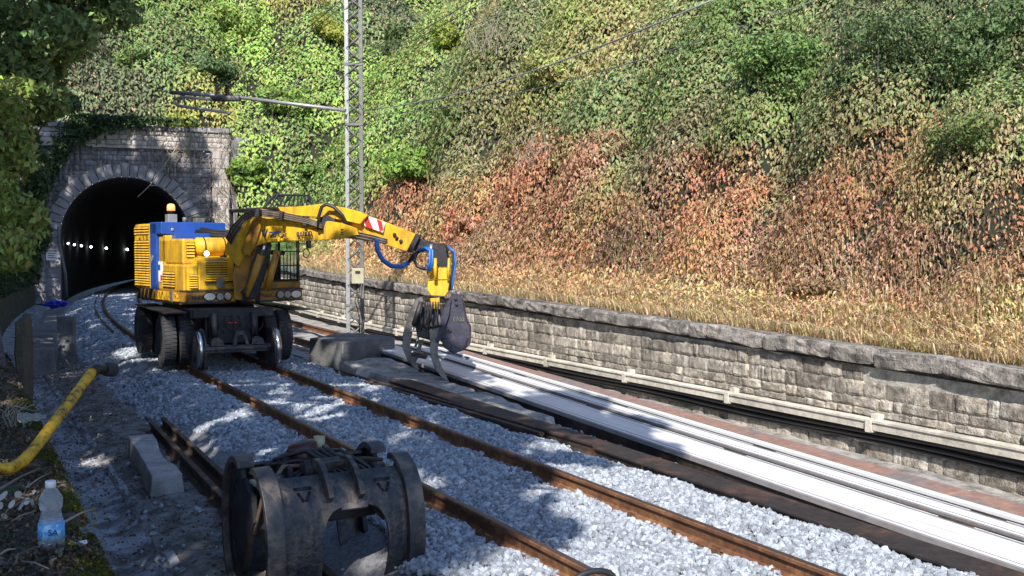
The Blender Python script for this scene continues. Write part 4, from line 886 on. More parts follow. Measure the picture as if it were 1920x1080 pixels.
# lining going into the hill, curving with the track
b = MB(); pts = arch(RI + .02, 20); n = len(pts); vs = []; NS = 26
for j in range(NS):
    dist = j * 4.0; a = R_(7) + dist / 210 * 1.0; am = R_(7) + dist / 420
    c = P0 + PN * .02 + np.array([math.sin(am), math.cos(am), 0]) * dist + np.array([0, 0, 0])
    ax = np.array([math.cos(a), -math.sin(a), 0])
    base0 = c + (PA - ax) * SC
    for (s_, z2) in pts: vs.append(base0 + ax * s_ + np.array([0, 0, z2]))
fs = [(j * n + i, j * n + i + 1, (j + 1) * n + i + 1, (j + 1) * n + i) for j in range(NS - 1) for i in range(n - 1)]
fs.append(tuple((NS - 1) * n + i for i in range(n)))
b.add(vs, fs, True); b.build('tunnel_lining', SOOT, por)
TV = [np.array(v) for v in vs]
for k, (j, fr_) in enumerate(((0, .9), (2, .2), (3, .4), (4, .9), (7, .0), (9, .6), (13, .4))):
    p = TV[j * n + 1] * (1 - fr_) + TV[(j + 1) * n + 1] * fr_; p = np.array([p[0], p[1], 0]) + np.array([.22, 0, 2.62 - .012 * (j + fr_) * 4])
    t = empty('tunnel_lamp', p, ['nearest', 'second', 'third', 'fourth', 'fifth', 'sixth', 'farthest'][k] + ' small white lamp on the left wall inside the tunnel', 'lamp', 'lamps inside the tunnel')
    r_ = .045 + .006 * (j + fr_) ; b = MB(); b.lathe(p + [0, 0, -.03], (0, 0, 1), [(-r_, .01), (-r_ * .6, r_ * .8), (0, r_), (r_ * .6, r_ * .8), (r_, .02)], 10); b.build('lamp_globe', TLAMP, t)
    b = MB(); b.box(tuple(p + [-.2, -.03, .03 + r_ * .6]), tuple(p + [.03, .03, .08 + r_ * .6])); b.build('lamp_bracket', BLK, t)
# bare roots and twigs hanging over the portal, ivy on its left half
gr_ = np.random.default_rng(3); b = MB()
for k in range(230):
    s_ = 8.3 - abs(gr_.normal(0, 1.9)); z1 = gr_.uniform(2.5, 8.6) if s_ > 6.3 else gr_.uniform(6.9, 8.6)
    if z1 < 6.9 and math.hypot(s_ - SC, z1 - ZS) < 3.9: continue
    p = PP(s_, z1, -.34 + gr_.uniform(-.06, .05)); pts_ = [p]; dvec = np.array([gr_.normal(0, .5), -1.0])
    for q in range(4): dvec = dvec + gr_.normal(0, .35, 2); pts_.append(pts_[-1] + (PA * dvec[0] + np.array([0, 0, dvec[1]])) * gr_.uniform(.1, .32))
    b.tube(pts_, [.016, .013, .010, .008, .004], 4, cap=False)
b.build('bare_creeper', TW, label='tangle of bare pale creeper stems over the right side of the tunnel portal', cat='creeper')
n_ = 7000; ss = gr_.uniform(-2.2, 6.8, n_); top = np.interp(ss, [-2.2, -.6, .6, 2.0, 3, 6.8], [1.5, 5.2, 7.6, 8.3, 8.6, 9.2]) + gr_.normal(0, .25, n_)
zz = top + np.abs(gr_.normal(0, .8, n_)); ok = zz < 9.0; ss, zz = ss[ok], zz[ok]
Pi = P0 + PA * ss[:, None] + PN * (-.34 - gr_.uniform(0, .35, len(ss)))[:, None] + np.array([0, 0, 1.0]) * zz[:, None]
leaves('portal_ivy', Pi, np.tile(-PN, (len(ss), 1)), gr_.uniform(.14, .3, len(ss)), np.array([.045, .08, .03]) * gr_.uniform(.5, 1.6, (len(ss), 1)), align=.5)
tag(bpy.data.objects['portal_ivy'], 'dark ivy hanging over the left top corner of the tunnel portal', 'ivy', kind='stuff')
# diagonal bare pole leaning at the arch crown
b = MB(); b.tube([PP(5.6, 7.6, -.5), PP(4.2, 5.5, -.7), PP(3.6, 4.9, -.6)], .025, 6); b.tube([PP(4.2, 5.5, -.7), PP(4.9, 5.5, -.65)], .02, 5); b.build('hanging_branch', TW, label='pale broken branch hanging diagonally across the crown of the arch', cat='branch')

# ---------------------------------------------------------------- excavator
EX0 = np.array([5.06, 22.35, 0.0]); EA = R_(9.3); EU = np.array([math.cos(EA), math.sin(EA), 0]); EB = np.array([-math.sin(EA), math.cos(EA), 0])
def E_(x, y, z): return EX0 + EU * x + EB * y + np.array([0, 0, z])      # x: picture right, y: away, z up
exc = empty('excavator', (4.77, 22.3, 0), 'yellow and blue road rail excavator standing on the track in front of the tunnel', 'excavator')
def ebox(name, m_, a, b_, par=None, bevel=.012, label=None):
    b = MB(); b.box(a, b_, E_); return b.build(name, m_, par or exc, bevel=bevel, label=label)
def etube(name, m_, pts, r, par=None, n=8): b = MB(); b.tube([E_(*p) for p in pts], r, n); return b.build(name, m_, par or exc)
# undercarriage (in line with the track)
ch = MB(); ch.box((4.25, 20.35, .5), (5.3, 24.9, 1.0)); ch.box((4.05, 21.4, .75), (5.5, 23.9, 1.12)); ch.box((3.95, 20.25, .95), (5.6, 20.6, 1.14)); ch.box((4.3, 20.2, .45), (5.25, 20.4, .98))
ch.build('chassis', BLK, exc, bevel=.02)
b = MB(); b.lathe((4.95, 22.35, 1.1), (0, 0, 1), [(0, .62), (.0, .66), (.12, .66), (.12, .5)], 28); b.build('slewing_ring', BLK, exc)
def wheel_pair(x0, x1, Y):
    for xx in (x0, x1):
        b = MB(); b.lathe((xx - .13, Y, .51), (1, 0, 0), [(0.02, .29), (0, .33), (0, .44), (.02, .49), (.05, .515), (.21, .515), (.24, .49), (.26, .44), (.26, .33), (.24, .29)], 40)
        for k in range(40):                # tread blocks
            a = 2 * math.pi * k / 40; c = np.array([xx, Y + math.sin(a) * .512, .51 + math.cos(a) * .512]); tv = np.array([0, math.cos(a), -math.sin(a)]); rv = np.array([0, math.sin(a), math.cos(a)])
            for sx in (-.062, .062):
                e = np.array([.05, 0, 0]); sk = tv * (.012 if sx > 0 else -.012)
                b.hexa([c + [sx, 0, 0] + sk + s1 * e + s2 * tv * .028 + s3 * rv * .012 for s3 in (-1, 1) for (s1, s2) in ((-1, -1), (1, -1), (1, 1), (-1, 1))])
        t_ = b.build('tyre', RUB, exc)
        b = MB(); b.lathe((xx - .12, Y, .51), (1, 0, 0), [(0, .05), (.0, .17), (.07, .22), (.01, .27), (.0, .295), (.24, .295), (.23, .2), (.24, .05)], 28)
        b.build('rim', GREYS, t_)
for Y in (20.95, 23.75): wheel_pair(3.62, 3.93, Y); wheel_pair(5.62, 5.93, Y)
for Y in (20.95, 23.75): b = MB(); b.tube([(3.9, Y, .51), (5.6, Y, .51)], .13, 12); b.box((4.5, Y - .22, .3), (5.05, Y + .22, .72)); b.build('axle', BLK, exc)
for X in (4.02, 5.52):                     # guide wheels on the rails
    s = 1 if X > 4.8 else -1
    b = MB(); b.lathe((X - s * .075, 19.95, .375), (s, 0, 0), [(-.02, .05), (-.02, .30), (-.02, .405), (.008, .405), (.012, .372), (.13, .366), (.135, .28), (.11, .24), (.11, .06)], 40); g_ = b.build('rail_wheel', GREYS, exc)
    b = MB(); b.lathe((X - s * .075, 19.95, .375), (s, 0, 0), [(.016, .36), (.016, .3755), (.122, .3695), (.122, .36)], 40); b.build('tread_band', CHROME, g_)
b = MB(); b.tube([(4.1, 19.95, .375), (5.45, 19.95, .375)], .07, 12); b.box((4.15, 19.9, .30), (5.4, 20.05, .42)); b.build('rail_axle', GREYS, exc, bevel=.01)
for X in (4.38, 5.17):
    b = MB(); b.tube([(X, 20.1, .62), (X, 20.16, 1.05)], .07, 12); b.build('lift_cylinder', GREYS, exc); b = MB(); b.tube([(X, 20.02, .42), (X, 20.1, .63)], .028, 10); b.build('cylinder_rod', CHROME, exc)
    b = MB(); b.prism([(X - .12, 19.88, .44), (X - .1, 19.88, .56), (X + .02, 19.88, .6), (X + .1, 19.88, .55), (X + .14, 19.88, .44)], (0, .05, 0)); b.build('rod_bracket', GREYS, exc)
for X0, z0 in ((4.72, .42),): b = MB(); b.prism([(4.68, 19.86, .44), (4.74, 19.86, .72), (4.9, 19.86, .72), (5.0, 19.86, .44), (4.94, 19.86, .44), (4.87, 19.86, .64), (4.78, 19.86, .64), (4.75, 19.86, .44)], (0, .06, 0)); b.build('tow_bracket', GREYS, exc)
b = MB()
for k in range(7): x0 = 4.3 + .14 * k; b.tube([(x0, 20.15, 1.0), (x0 + .05, 20.08, .8), (x0 + .12, 20.1, .68), (x0 + .22, 20.16, .85)], .012, 5)
b.build('hydraulic_hose', HOSE, exc)
b = MB(); b.box((4.66, 20.17, .85), (4.84, 20.195, .87)); b.build('red_tag', RED, exc)
for X in (3.5, 6.0): b = MB(); b.box((X, 20.5, 1.04), (X + .45, 24.2, 1.075)); b.build('mudguard', BLK, exc, bevel=.01)
b = MB(); b.hexa([(4.0, 20.2, .98), (5.55, 20.2, .98), (5.55, 20.32, .98), (4.0, 20.32, .98), (4.0, 20.2, 1.12), (5.55, 20.2, 1.12), (5.55, 20.32, 1.12), (4.0, 20.32, 1.12)]); b.build('cross_beam', BLK, exc)

# superstructure deck with rounded tail
def tail(x0, x1, y0, y1, r, n=8):
    pts = [(x0, y0), (x1, y0)]
    pts += [(x1 - r + r * math.cos(a), y1 - r + r * math.sin(a)) for a in np.linspace(0, math.pi / 2, n)]
    pts += [(x0 + r + r * math.cos(a), y1 - r + r * math.sin(a)) for a in np.linspace(math.pi / 2, math.pi, n)]
    return pts
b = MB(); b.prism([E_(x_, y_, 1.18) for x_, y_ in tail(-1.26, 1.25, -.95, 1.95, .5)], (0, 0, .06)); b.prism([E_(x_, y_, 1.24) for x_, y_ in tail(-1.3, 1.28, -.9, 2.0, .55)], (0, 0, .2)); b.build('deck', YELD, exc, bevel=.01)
# left front skirt and right cab skirt with their bands and lamps
def skirt(x0, x1, lamps, big):
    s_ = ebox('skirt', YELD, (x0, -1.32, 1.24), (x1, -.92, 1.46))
    b = MB(); b.box((x0 - .005, -1.33, 1.445), (x1 + .005, -.9, 1.475), E_); b.box((x0 - .005, -1.33, 1.215), (x1 + .005, -.9, 1.245), E_); b.build('dark_trim', PURP, s_)
    for i, lx in enumerate(lamps):
        w_ = .115 if lx == big else .075
        b = MB(); pts = [(lx + w_ * math.cos(a), 1.345 + .075 * math.sin(a)) for a in np.linspace(0, 2 * math.pi, 21)[:-1]]
        b.prism([E_(px_, -1.345, pz_) for px_, pz_ in [(lx + (w_ + .022) * math.cos(a), 1.345 + .094 * math.sin(a)) for a in np.linspace(0, 2 * math.pi, 21)[:-1]]], EB * .03); q_ = b.build('headlamp_rim', BLK, s_)
        b = MB(); b.prism([E_(px_, -1.362, pz_) for px_, pz_ in pts], EB * .03, bev=.01); b.build('headlamp', LENSW if lx == big else LENSG, q_)
    return s_
sk1 = skirt(-1.27, -.26, (-.82, -.6, -.44), -.82); sk2 = skirt(.22, 1.24, (.72, .88, 1.08), 1.08)
text('skirt_lettering', 'VaiaCar', .13, E_(.28, -1.335, 1.30), EU, (0, 0, 1), INK, sk2); text('skirt_lettering', '10 RF', .11, E_(-1.2, -1.335, 1.30), EU, (0, 0, 1), INK, sk1)
# side skirt to the rear with hazard stripes
ebox('side_band', YEL2, (-1.32, -.9, 1.24), (-1.285, .55, 1.42)); ebox('grey_plate', STEELD, (-1.325, -.62, 1.22), (-1.29, -.45, 1.45))
b = MB()
for k in range(4): y_ = .75 + .26 * k; b.hexa([E_(-1.31 + .02 * k * k * .5, y_, 1.22), E_(-1.33, y_, 1.22), E_(-1.33 + .02 * k * k * .5, y_ + .13, 1.22), E_(-1.29, y_ + .13, 1.22), E_(-1.31 + .01 * k, y_ - .1, 1.46), E_(-1.33, y_ - .1, 1.46), E_(-1.33 + .01 * k, y_ + .03, 1.46), E_(-1.29, y_ + .03, 1.46)])
b.build('hazard_stripes', BLK, exc)
# engine hood: louvred front panel, side, tank
def louvres(b, x0, x1, z0, z1, n, y, thick=.03, axis='x'):
    for k in range(n):
        z_ = z0 + (z1 - z0) * (k + .5) / n; h_ = (z1 - z0) / n * .30
        if axis == 'x': p = [(x0, y - thick, z_ - h_), (x1, y - thick, z_ - h_), (x1, y + .004, z_ - h_), (x0, y + .004, z_ - h_), (x0, y - .006, z_ + h_), (x1, y - .006, z_ + h_), (x1, y + .004, z_ + h_), (x0, y + .004, z_ + h_)]
        else: p = [(y - thick, x0, z_ - h_), (y - thick, x1, z_ - h_), (y + .004, x1, z_ - h_), (y + .004, x0, z_ - h_), (y - .006, x0, z_ + h_), (y - .006, x1, z_ + h_), (y + .004, x1, z_ + h_), (y + .004, x0, z_ + h_)]
        b.hexa([E_(*q) for q in p])
h1 = ebox('front_hood', YEL, (-1.02, -1.26, 1.475), (-.26, -.3, 2.14), bevel=.03)
ebox('grille_recess', BLK, (-.86, -1.266, 1.60), (-.40, -1.25, 2.08), h1, 0)
b = MB(); louvres(b, -.86, -.40, 1.60, 2.08, 10, -1.264); b.build('louvre', YEL, h1)
ebox('grab_bar', BLK, (-.9, -1.32, 1.63), (-.3, -1.29, 1.66), h1, 0); ebox('number_plate', STEELD, (-.66, -1.33, 1.52), (-.5, -1.30, 1.72), h1, .004)
h2 = ebox('side_hood', YEL, (-1.26, -1.1, 1.44), (-1.0, .42, 2.0), bevel=.04)
ebox('side_recess', BLK, (-1.268, -.62, 1.52), (-1.25, .1, 1.84), h2, 0); b = MB(); louvres(b, -.62, .1, 1.52, 1.84, 6, -1.266, axis='y'); b.build('side_louvre', YEL, h2)
h2b = ebox('front_side_panel', YEL, (-1.245, -1.255, 1.475), (-1.03, -1.1, 1.98), bevel=.02)
ebox('panel_recess', BLK, (-1.20, -1.262, 1.52), (-1.04, -1.25, 1.80), h2b, 0); b = MB(); louvres(b, -1.20, -1.04, 1.52, 1.80, 6, -1.260); b.build('panel_louvre', YEL, h2b)
h3 = ebox('air_box', YEL, (-1.24, -1.0, 2.0), (-.98, .4, 2.52), bevel=.04)
ebox('air_recess', BLK, (-1.16, -1.008, 2.14), (-1.0, -.99, 2.44), h3, 0); b = MB(); louvres(b, -1.16, -1.0, 2.14, 2.44, 5, -1.006); b.build('air_louvre', YEL, h3)
ebox('upper_hood', YEL, (-1.0, -.4, 2.1), (-.2, .5, 2.45), bevel=.03)
b = MB(); b.lathe(E_(-.97, -.85, 2.36), EU, [(0, .05), (.02, .13), (.08, .19), (.72, .19), (.78, .15), (.80, .05)], 24); tk = b.build('air_tank', YEL, exc)
for dx in (.2, .62): b = MB(); b.lathe(E_(-.97 + dx, -.85, 2.36), EU, [(-.012, .19), (-.012, .198), (.012, .198), (.012, .19)], 24); b.build('tank_strap', BLK, tk)
for lx, lz, ly in ((-.79, 2.22, -1.12), (.28, 2.22, -1.16)):
    b = MB(); b.lathe(E_(lx, ly, lz), -EB, [(-.05, .03), (-.03, .06), (0, .065), (.01, .02)], 16); q_ = b.build('work_lamp', BLK, exc)
    b = MB(); b.lathe(E_(lx, ly - .012, lz), -EB, [(-.005, .052), (.008, .05), (.016, .015)], 16); b.build('lamp_lens', LAMPW, q_)
etube('filler_cap', YEL, [(-.2, -1.0, 2.1), (-.2, -1.0, 2.24)], .09, n=16); b = MB(); b.tube([E_(-.3 + .2 * math.cos(a) * .6, -1.15, 2.14 + .18 * math.sin(a)) for a in np.linspace(0, math.pi, 8)], .014, 6); b.build('lamp_guard', BLK, exc)
# rear: blue frame and tall louvred radiator box
hb = ebox('blue_frame', BLUE, (-1.29, .42, 1.42), (-.85, .82, 2.86), bevel=.015)
ebox('blue_top_beam', BLUE, (-1.29, .1, 2.62), (.12, .82, 2.88), hb, .015); ebox('blue_sill', BLUE, (-1.1, -.2, 2.5), (.1, .6, 2.64), hb, .01)
b = MB(); b.lathe(E_(-1.05, .095, 2.72), -EB, [(0, .035), (.01, .035), (.012, .02)], 12); b.build('lifting_eye', STEEL, hb)
text('blue_side_mark', 'V', .26, E_(-1.296, .78, 2.0), -EB, (0, 0, 1), STEEL, hb)
hr = ebox('radiator_box', YEL, (-1.27, .84, 1.44), (-.3, 1.93, 2.86), bevel=.05)
ebox('radiator_recess', BLK, (-1.278, .92, 1.5), (-1.265, 1.84, 2.8), hr, 0)
b = MB(); louvres(b, .92, 1.84, 1.5, 2.32, 15, -1.276, axis='y'); louvres(b, .92, 1.84, 2.32, 2.50, 3, -1.276, axis='y'); b.build('radiator_louvre', YEL, hr)
b = MB(); louvres(b, .92, 1.84, 2.62, 2.8, 3, -1.276, axis='y'); b.build('radiator_louvre', YEL, hr); ebox('badge_panel', YEL2, (-1.285, .92, 2.50), (-1.27, 1.84, 2.62), hr, 0)
fr_ = ebox('front_radiator_face', YEL, (-1.24, .0, 1.46), (-1.0, .4, 2.6), bevel=.02)
stick = ebox('sticker_panel', WHT, (-1.272, .12, 1.62), (-1.262, .36, 2.05), h2, 0); ebox('sticker_red_block', RED, (-1.276, .12, 1.64), (-1.270, .22, 1.76), stick, 0); ebox('sticker_blue_block', BLUE, (-1.276, .24, 1.86), (-1.270, .35, 1.98), stick, 0)
# roof gear: beacon, boxes, hoses
ebox('beacon_post', STEEL, (-.98, .55, 2.88), (-.78, .75, 3.06), bevel=.01)
b = MB(); b.lathe(E_(-.88, .65, 3.06), (0, 0, 1), [(0, .06), (.05, .06), (.05, .09), (.08, .09)], 16); b.build('beacon_base', BLK, exc)
b = MB(); b.lathe(E_(-.88, .65, 3.14), (0, 0, 1), [(0, .085), (.10, .085), (.14, .06), (.15, .01)], 16); b.build('beacon', ORANGEL, exc)
etube('exhaust', STEELD, [(-.6, .6, 2.88), (-.6, .6, 3.0)], .05)
ebox('roof_box', BLK, (-.42, .35, 2.88), (-.08, .7, 3.02)); ebox('roof_box', STEELD, (-.5, .2, 2.88), (-.3, .4, 2.98))
b = MB(); g = np.random.default_rng(8)
for k in range(9):
    z0 = 2.62 + g.uniform(-.03, .12); b.tube([E_(-.5 + g.uniform(-.1, .1), .1, z0 + .05), E_(-.3, -.25, z0 - .0), E_(-.05, -.5, z0 - .02 + g.uniform(-.05, .05)), E_(.12, -.75, z0 - .1), E_(.2, -1.0, z0 + .08)], .024, 6)
b.build('hose_bundle', HOSE, exc)
for k in range(5): etube('valve', BLK, [(-.45 + .09 * k, .25, 2.88), (-.45 + .09 * k, .25, 2.98)], .022)
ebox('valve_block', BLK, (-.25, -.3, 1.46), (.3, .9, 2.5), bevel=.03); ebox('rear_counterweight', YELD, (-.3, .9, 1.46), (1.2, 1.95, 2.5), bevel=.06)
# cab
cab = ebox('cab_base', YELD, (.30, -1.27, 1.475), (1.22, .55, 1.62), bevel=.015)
CX0, CX1, CY0, CY1, CZ0, CZ1 = .42, 1.2, -1.27, .5, 1.62, 3.12
def post(nm, x_, y_, m_, w_=.045, zt=CZ1): return ebox(nm, m_, (x_ - w_ / 2, y_ - w_ / 2, CZ0), (x_ + w_ / 2, y_ + w_ / 2, zt), cab, .006)
post('cab_pillar', CX0, CY0 + .03, YELD, .08); post('cab_pillar', CX1 - .02, CY0 + .03, BLK, .055); post('cab_pillar', CX0, CY1, BLK, .07); post('cab_pillar', CX1 - .02, CY1, BLK, .07); post('cab_pillar', CX1 - .02, -.3, BLK, .05)
ebox('cab_roof', BLK, (CX0 - .05, CY0, CZ1), (CX1 + .03, CY1 + .05, CZ1 + .07), cab, .02)
ebox('cab_sill', BLK, (CX0, CY0, CZ0), (CX1, CY0 + .06, CZ0 + .05), cab, .004)
ebox('windscreen', GLASS, (CX0 + .05, CY0 + .012, CZ0 + .05), (CX1 - .05, CY0 + .02, CZ1), cab, 0); ebox('side_window', GLASS, (CX1 - .02, CY0 + .06, CZ0 + .05), (CX1 - .012, CY1 - .04, CZ1), cab, 0)
b = MB()
for k in range(9): x_ = CX0 + .09 + .078 * k; b.tube([E_(x_, CY0 - .03, CZ0 + .04), E_(x_, CY0 - .03, CZ0 + .64)], .010, 6)
for z_ in (CZ0 + .04, CZ0 + .34, CZ0 + .64): b.tube([E_(CX0 + .03, CY0 - .03, z_), E_(CX1, CY0 - .03, z_)], .014, 6)
b.build('window_guard', BLK, cab)
b = MB(); b.tube([E_(.66, CY0 - .02, CZ0 + .64), E_(.66, CY0 - .02, CZ1)], .010, 6); b.tube([E_(.9, CY0 - .02, CZ0 + .64), E_(.9, CY0 - .02, CZ1)], .010, 6); b.build('wiper', BLK, cab)
st_ = MB(); st_.box((.62, -.35, 1.65), (1.05, .1, 2.05), E_); st_.box((.64, .05, 1.95), (1.03, .22, 2.75), E_); st_.build('driver_seat', BLK, cab, bevel=.04)
ebox('control_console', BLK, (.5, -1.0, 1.62), (.62, -.3, 2.15), cab, .02); ebox('steering_column', BLK, (.75, -1.05, 1.62), (.84, -.95, 2.2), cab, .01)
b = MB(); b.lathe(E_(.8, -1.0, 2.22), (0, -.3, 1), [(0, .17), (.012, .185), (.024, .17)], 20); b.build('steering_wheel', BLK, cab)
ebox('red_extinguisher', RED, (.47, -1.15, 2.0), (.54, -1.05, 2.2), cab, .02); ebox('cab_rear_wall', BLK, (CX0, CY1 - .02, 1.62), (CX1, CY1 + .02, 2.3), cab, .005)
mr_ = MB(); mr_.tube([E_(1.2, -1.2, 2.42), E_(1.36, -1.3, 2.42)], .014, 6); mr_.box((1.34, -1.33, 2.32), (1.46, -1.29, 2.58), E_); mr_.build('wing_mirror', BLK, cab, bevel=.012)
b = MB(); b.tube([E_(1.34 + .07 * math.cos(a) * 1.0, -1.31, 2.22 + .1 * math.sin(a)) for a in np.linspace(0, 2 * math.pi, 13)], .012, 6, cap=False); b.build('mirror_bracket', BLK, cab)
# ribbed roof guard, tilted
q = [pix(492, 391, 20.5), pix(590, 387, 19.9), pix(580, 367, 20.9), pix(514, 365, 21.5)]
b = MB(); b.tube(q + [q[0]], .022, 6)
for k in range(11): f_ = (k + .5) / 11; b.tube([q[0] * (1 - f_) + q[1] * f_, q[3] * (1 - f_) + q[2] * f_], .018, 5)
b.build('roof_guard', BLK, cab)
# boom foot: dark housing, curved arms
ft = ebox('boom_foot', BLK, (-.22, -1.5, 1.18), (.22, -.8, 1.75), bevel=.05)
def arcslab(name, pts, d0, th, m_, par, bev=.012, kx=0.0, xr=500):
    """plate with the given outline standing at its own depth, th metres thick"""
    b = MB(); b.prism([pix(x_, y_, d0 + kx * (x_ - xr)) for x_, y_ in pts], np.array([CF[0], CF[1], 0]) * th, bev=bev); return b.build(name, m_, par)
arcslab('foot_arm', [(440, 562), (436, 520), (444, 480), (458, 452), (476, 440), (486, 448), (474, 478), (468, 512), (470, 545), (476, 566)], 20.35, .12, YELD, exc)
arcslab('foot_arm', [(452, 566), (462, 530), (470, 495), (484, 458), (502, 446), (508, 460), (500, 500), (488, 535), (478, 560)], 20.15, .10, BLK, exc)
b = MB(); b.tube([pix(462, 556, 20.2), pix(476, 520, 20.2), pix(490, 478, 20.15)], [.075, .085, .085], 14); b.build('boom_cylinder', YELD, exc); b = MB(); b.tube([pix(490, 478, 20.15), pix(498, 455, 20.15)], .04, 12); b.build('cylinder_rod', CHROME, exc)
b = MB(); b.tube([pix(500, 545, 20.3), pix(508, 515, 20.3), pix(520, 470, 20.25)], .07, 14); b.build('boom_cylinder', YELD, exc)
b = MB(); b.lathe(pix(455, 548, 20.4), -EB, [(0, .05), (.25, .05), (.25, .12), (.3, .12), (.3, .02)], 16); b.build('pivot_pin', BLK, exc)
# boom: thick plated box curving over to the picture's right, getting nearer
KX = (19.0 - 20.45) / (830 - 460)
boom = arcslab('main_boom', [(420, 470), (430, 440), (446, 414), (466, 397), (486, 391), (520, 396), (560, 406), (600, 412), (640, 418), (668, 428), (672, 440), (640, 447), (590, 451), (540, 452), (500, 455), (478, 462), (458, 480), (446, 500), (437, 492)], 20.2, .42, YEL, exc, .02, KX, 460)
arcslab('boom_side_rib', [(452, 470), (462, 440), (474, 410), (484, 402), (492, 408), (488, 430), (478, 462), (466, 480)], 20.12, .10, YELD, boom, .01, KX, 460)
arcslab('upper_boom_section', [(520, 388), (560, 387), (600, 383), (640, 388), (672, 396), (690, 404), (676, 420), (640, 412), (600, 408), (560, 404), (528, 400)], 20.3, .34, YEL, exc, .02, KX, 460)
stk = arcslab('stick', [(612, 418), (636, 400), (668, 398), (700, 408), (752, 428), (782, 440), (786, 447), (770, 473), (744, 466), (700, 452), (650, 447), (620, 446)], 19.85, .36, YEL, exc, .02, KX, 620)
arcslab('stick_collar', [(779, 438), (788, 441), (772, 474), (762, 472)], 19.75 + KX * 160, .40, BLK, stk, .008)
ts_ = arcslab('telescopic_section', [(782, 446), (828, 459), (822, 478), (768, 469)], 19.9 + KX * 165, .24, GREYS, exc, .008, KX, 780)
# hazard sign on the stick
def skew(name, pts, dd, m_, par): b = MB(); b.prism([pix(x_, y_, 19.78 + KX * (x_ - 620) - dd) for x_, y_ in pts], np.array([CF[0], CF[1], 0]) * .02); return b.build(name, m_, par)
skew('warning_plate', [(676, 400), (722, 417), (718, 436), (684, 424)], .01, WHT, stk); skew('warning_stripe', [(680, 402), (690, 406), (700, 430), (686, 425)], .02, RED, stk); skew('warning_stripe', [(706, 411), (716, 415), (719, 431), (712, 434)], .02, RED, stk)
for (px_, py_) in ((752, 452), (744, 446), (675, 405), (740, 440)): b = MB(); b.lathe(pix(px_, py_, 19.84 + KX * (px_ - 620)), -np.array([CF[0], CF[1], 0]), [(-.02, .035), (.03, .035), (.035, .02)], 10); b.build('bolt', BLK, stk)
# knee joint
kj = MB(); kj.lathe(pix(622, 432, 19.95), -np.array([CF[0], CF[1], 0]), [(-.35, .10), (0, .13), (.08, .13), (.1, .08)], 20); kj.build('knee_joint', YELD, exc)
arcslab('knee_link', [(594, 428), (600, 408), (612, 402), (626, 410), (640, 430), (634, 436), (620, 418), (610, 414), (604, 432)], 19.6, .07, BLK, exc)
arcslab('knee_link', [(640, 412), (652, 418), (644, 444), (632, 444)], 19.6, .08, BLK, exc)
b = MB(); b.tube([pix(597, 430, 19.55), pix(598, 405, 19.5), pix(603, 388, 19.5), pix(612, 383, 19.5), pix(626, 388, 19.5), pix(642, 404, 19.5), pix(652, 424, 19.55)], .035, 8); b.build('knee_hose', HOSE, exc)
b = MB(); b.tube([pix(640, 434, 19.7), pix(690, 447, 19.5)], .06, 12); b.build('stick_cylinder', YELD, exc); b = MB(); b.tube([pix(690, 447, 19.5), pix(722, 454, 19.4)], .03, 10); b.build('cylinder_rod', CHROME, exc)
# hose runs over the boom
for k in range(6):
    o_ = k * 2.1; b = MB()
    b.tube([pix(424 + o_ * .8, 448 + o_, 19.9), pix(436 + o_, 424 + o_, 19.9), pix(455 + o_ * .6, 404 + o_, 19.85), pix(480, 393 + o_, 19.85), pix(510, 396 + o_, 19.8), pix(548, 403 + o_ * .9, 19.7), pix(580, 411 + o_ * .8, 19.6), pix(604, 420 + o_ * .7, 19.5)], .018, 6); b.build('boom_hose', HOSEG if k % 2 else HOSE, exc)
for px_, py_ in ((480, 392), (524, 397), (570, 407)): arcslab('hose_clamp', [(px_, py_ - 2), (px_ + 6, py_), (px_ + 4, py_ + 17), (px_ - 2, py_ + 15)], 19.62, .25, BLK, exc, .004)
for k in range(4): b = MB(); b.tube([pix(640, 430 + 3 * k, 19.5), pix(680, 438 + 3 * k, 19.4), pix(706, 444 + 2.6 * k, 19.3), pix(726, 450 + 2 * k, 19.2)], .017, 6); b.build('stick_hose', HOSEG if k % 2 else HOSE, exc)
# writing on the boom
rd = (pix(560, 440, 19.75) - pix(500, 445, 19.99)); 
text('boom_lettering', 'V', .25, pix(491, 447, 19.95), rd, (0, 0, 1), INK, boom, .01); text('boom_lettering', 'aia Car', .135, pix(506, 446, 19.90), rd, (0, 0, 1), INK, boom, .01); text('boom_lettering', 'RF800', .135, pix(556, 444, 19.73), rd, (0, 0, 1), INK, boom, .01)
b = MB(); b.prism([pix(x_, y_, 19.93) for x_, y_ in ((504, 435), (532, 432), (533, 434), (505, 438))], CF * .02); b.build('lettering_overline', BLUE, boom)
# hoses from the stick to the grapple: blue sleeve then black
b = MB(); b.tube([pix(x_, y_, d_) for x_, y_, d_ in ((706, 450, 19.3), (708, 470, 19.1), (718, 488, 19.0), (734, 499, 18.95), (752, 500, 18.9), (766, 492, 18.9))], .045, 10); b.build('blue_hose', HOSEB, exc)
b = MB(); b.tube([pix(x_, y_, d_) for x_, y_, d_ in ((766, 492, 18.9), (776, 478, 18.9), (790, 468, 18.85), (806, 466, 18.8), (812, 476, 18.8))], .036, 10); b.build('black_hose', HOSE, exc)
b = MB(); b.tube([pix(x_, y_, d_) for x_, y_, d_ in ((782, 474, 18.8), (776, 488, 18.8), (784, 500, 18.75), (796, 504, 18.75), (802, 500, 18.7))], .034, 10); b.build('black_hose', HOSE, exc)
for o_ in (0, 5): b = MB(); b.tube([pix(x_ + o_, y_, d_) for x_, y_, d_ in ((786, 472, 18.75), (796, 464, 18.7), (806, 470, 18.6), (806, 490, 18.6), (801, 508, 18.6))], .026, 8); b.build('blue_hose', HOSEB, exc)
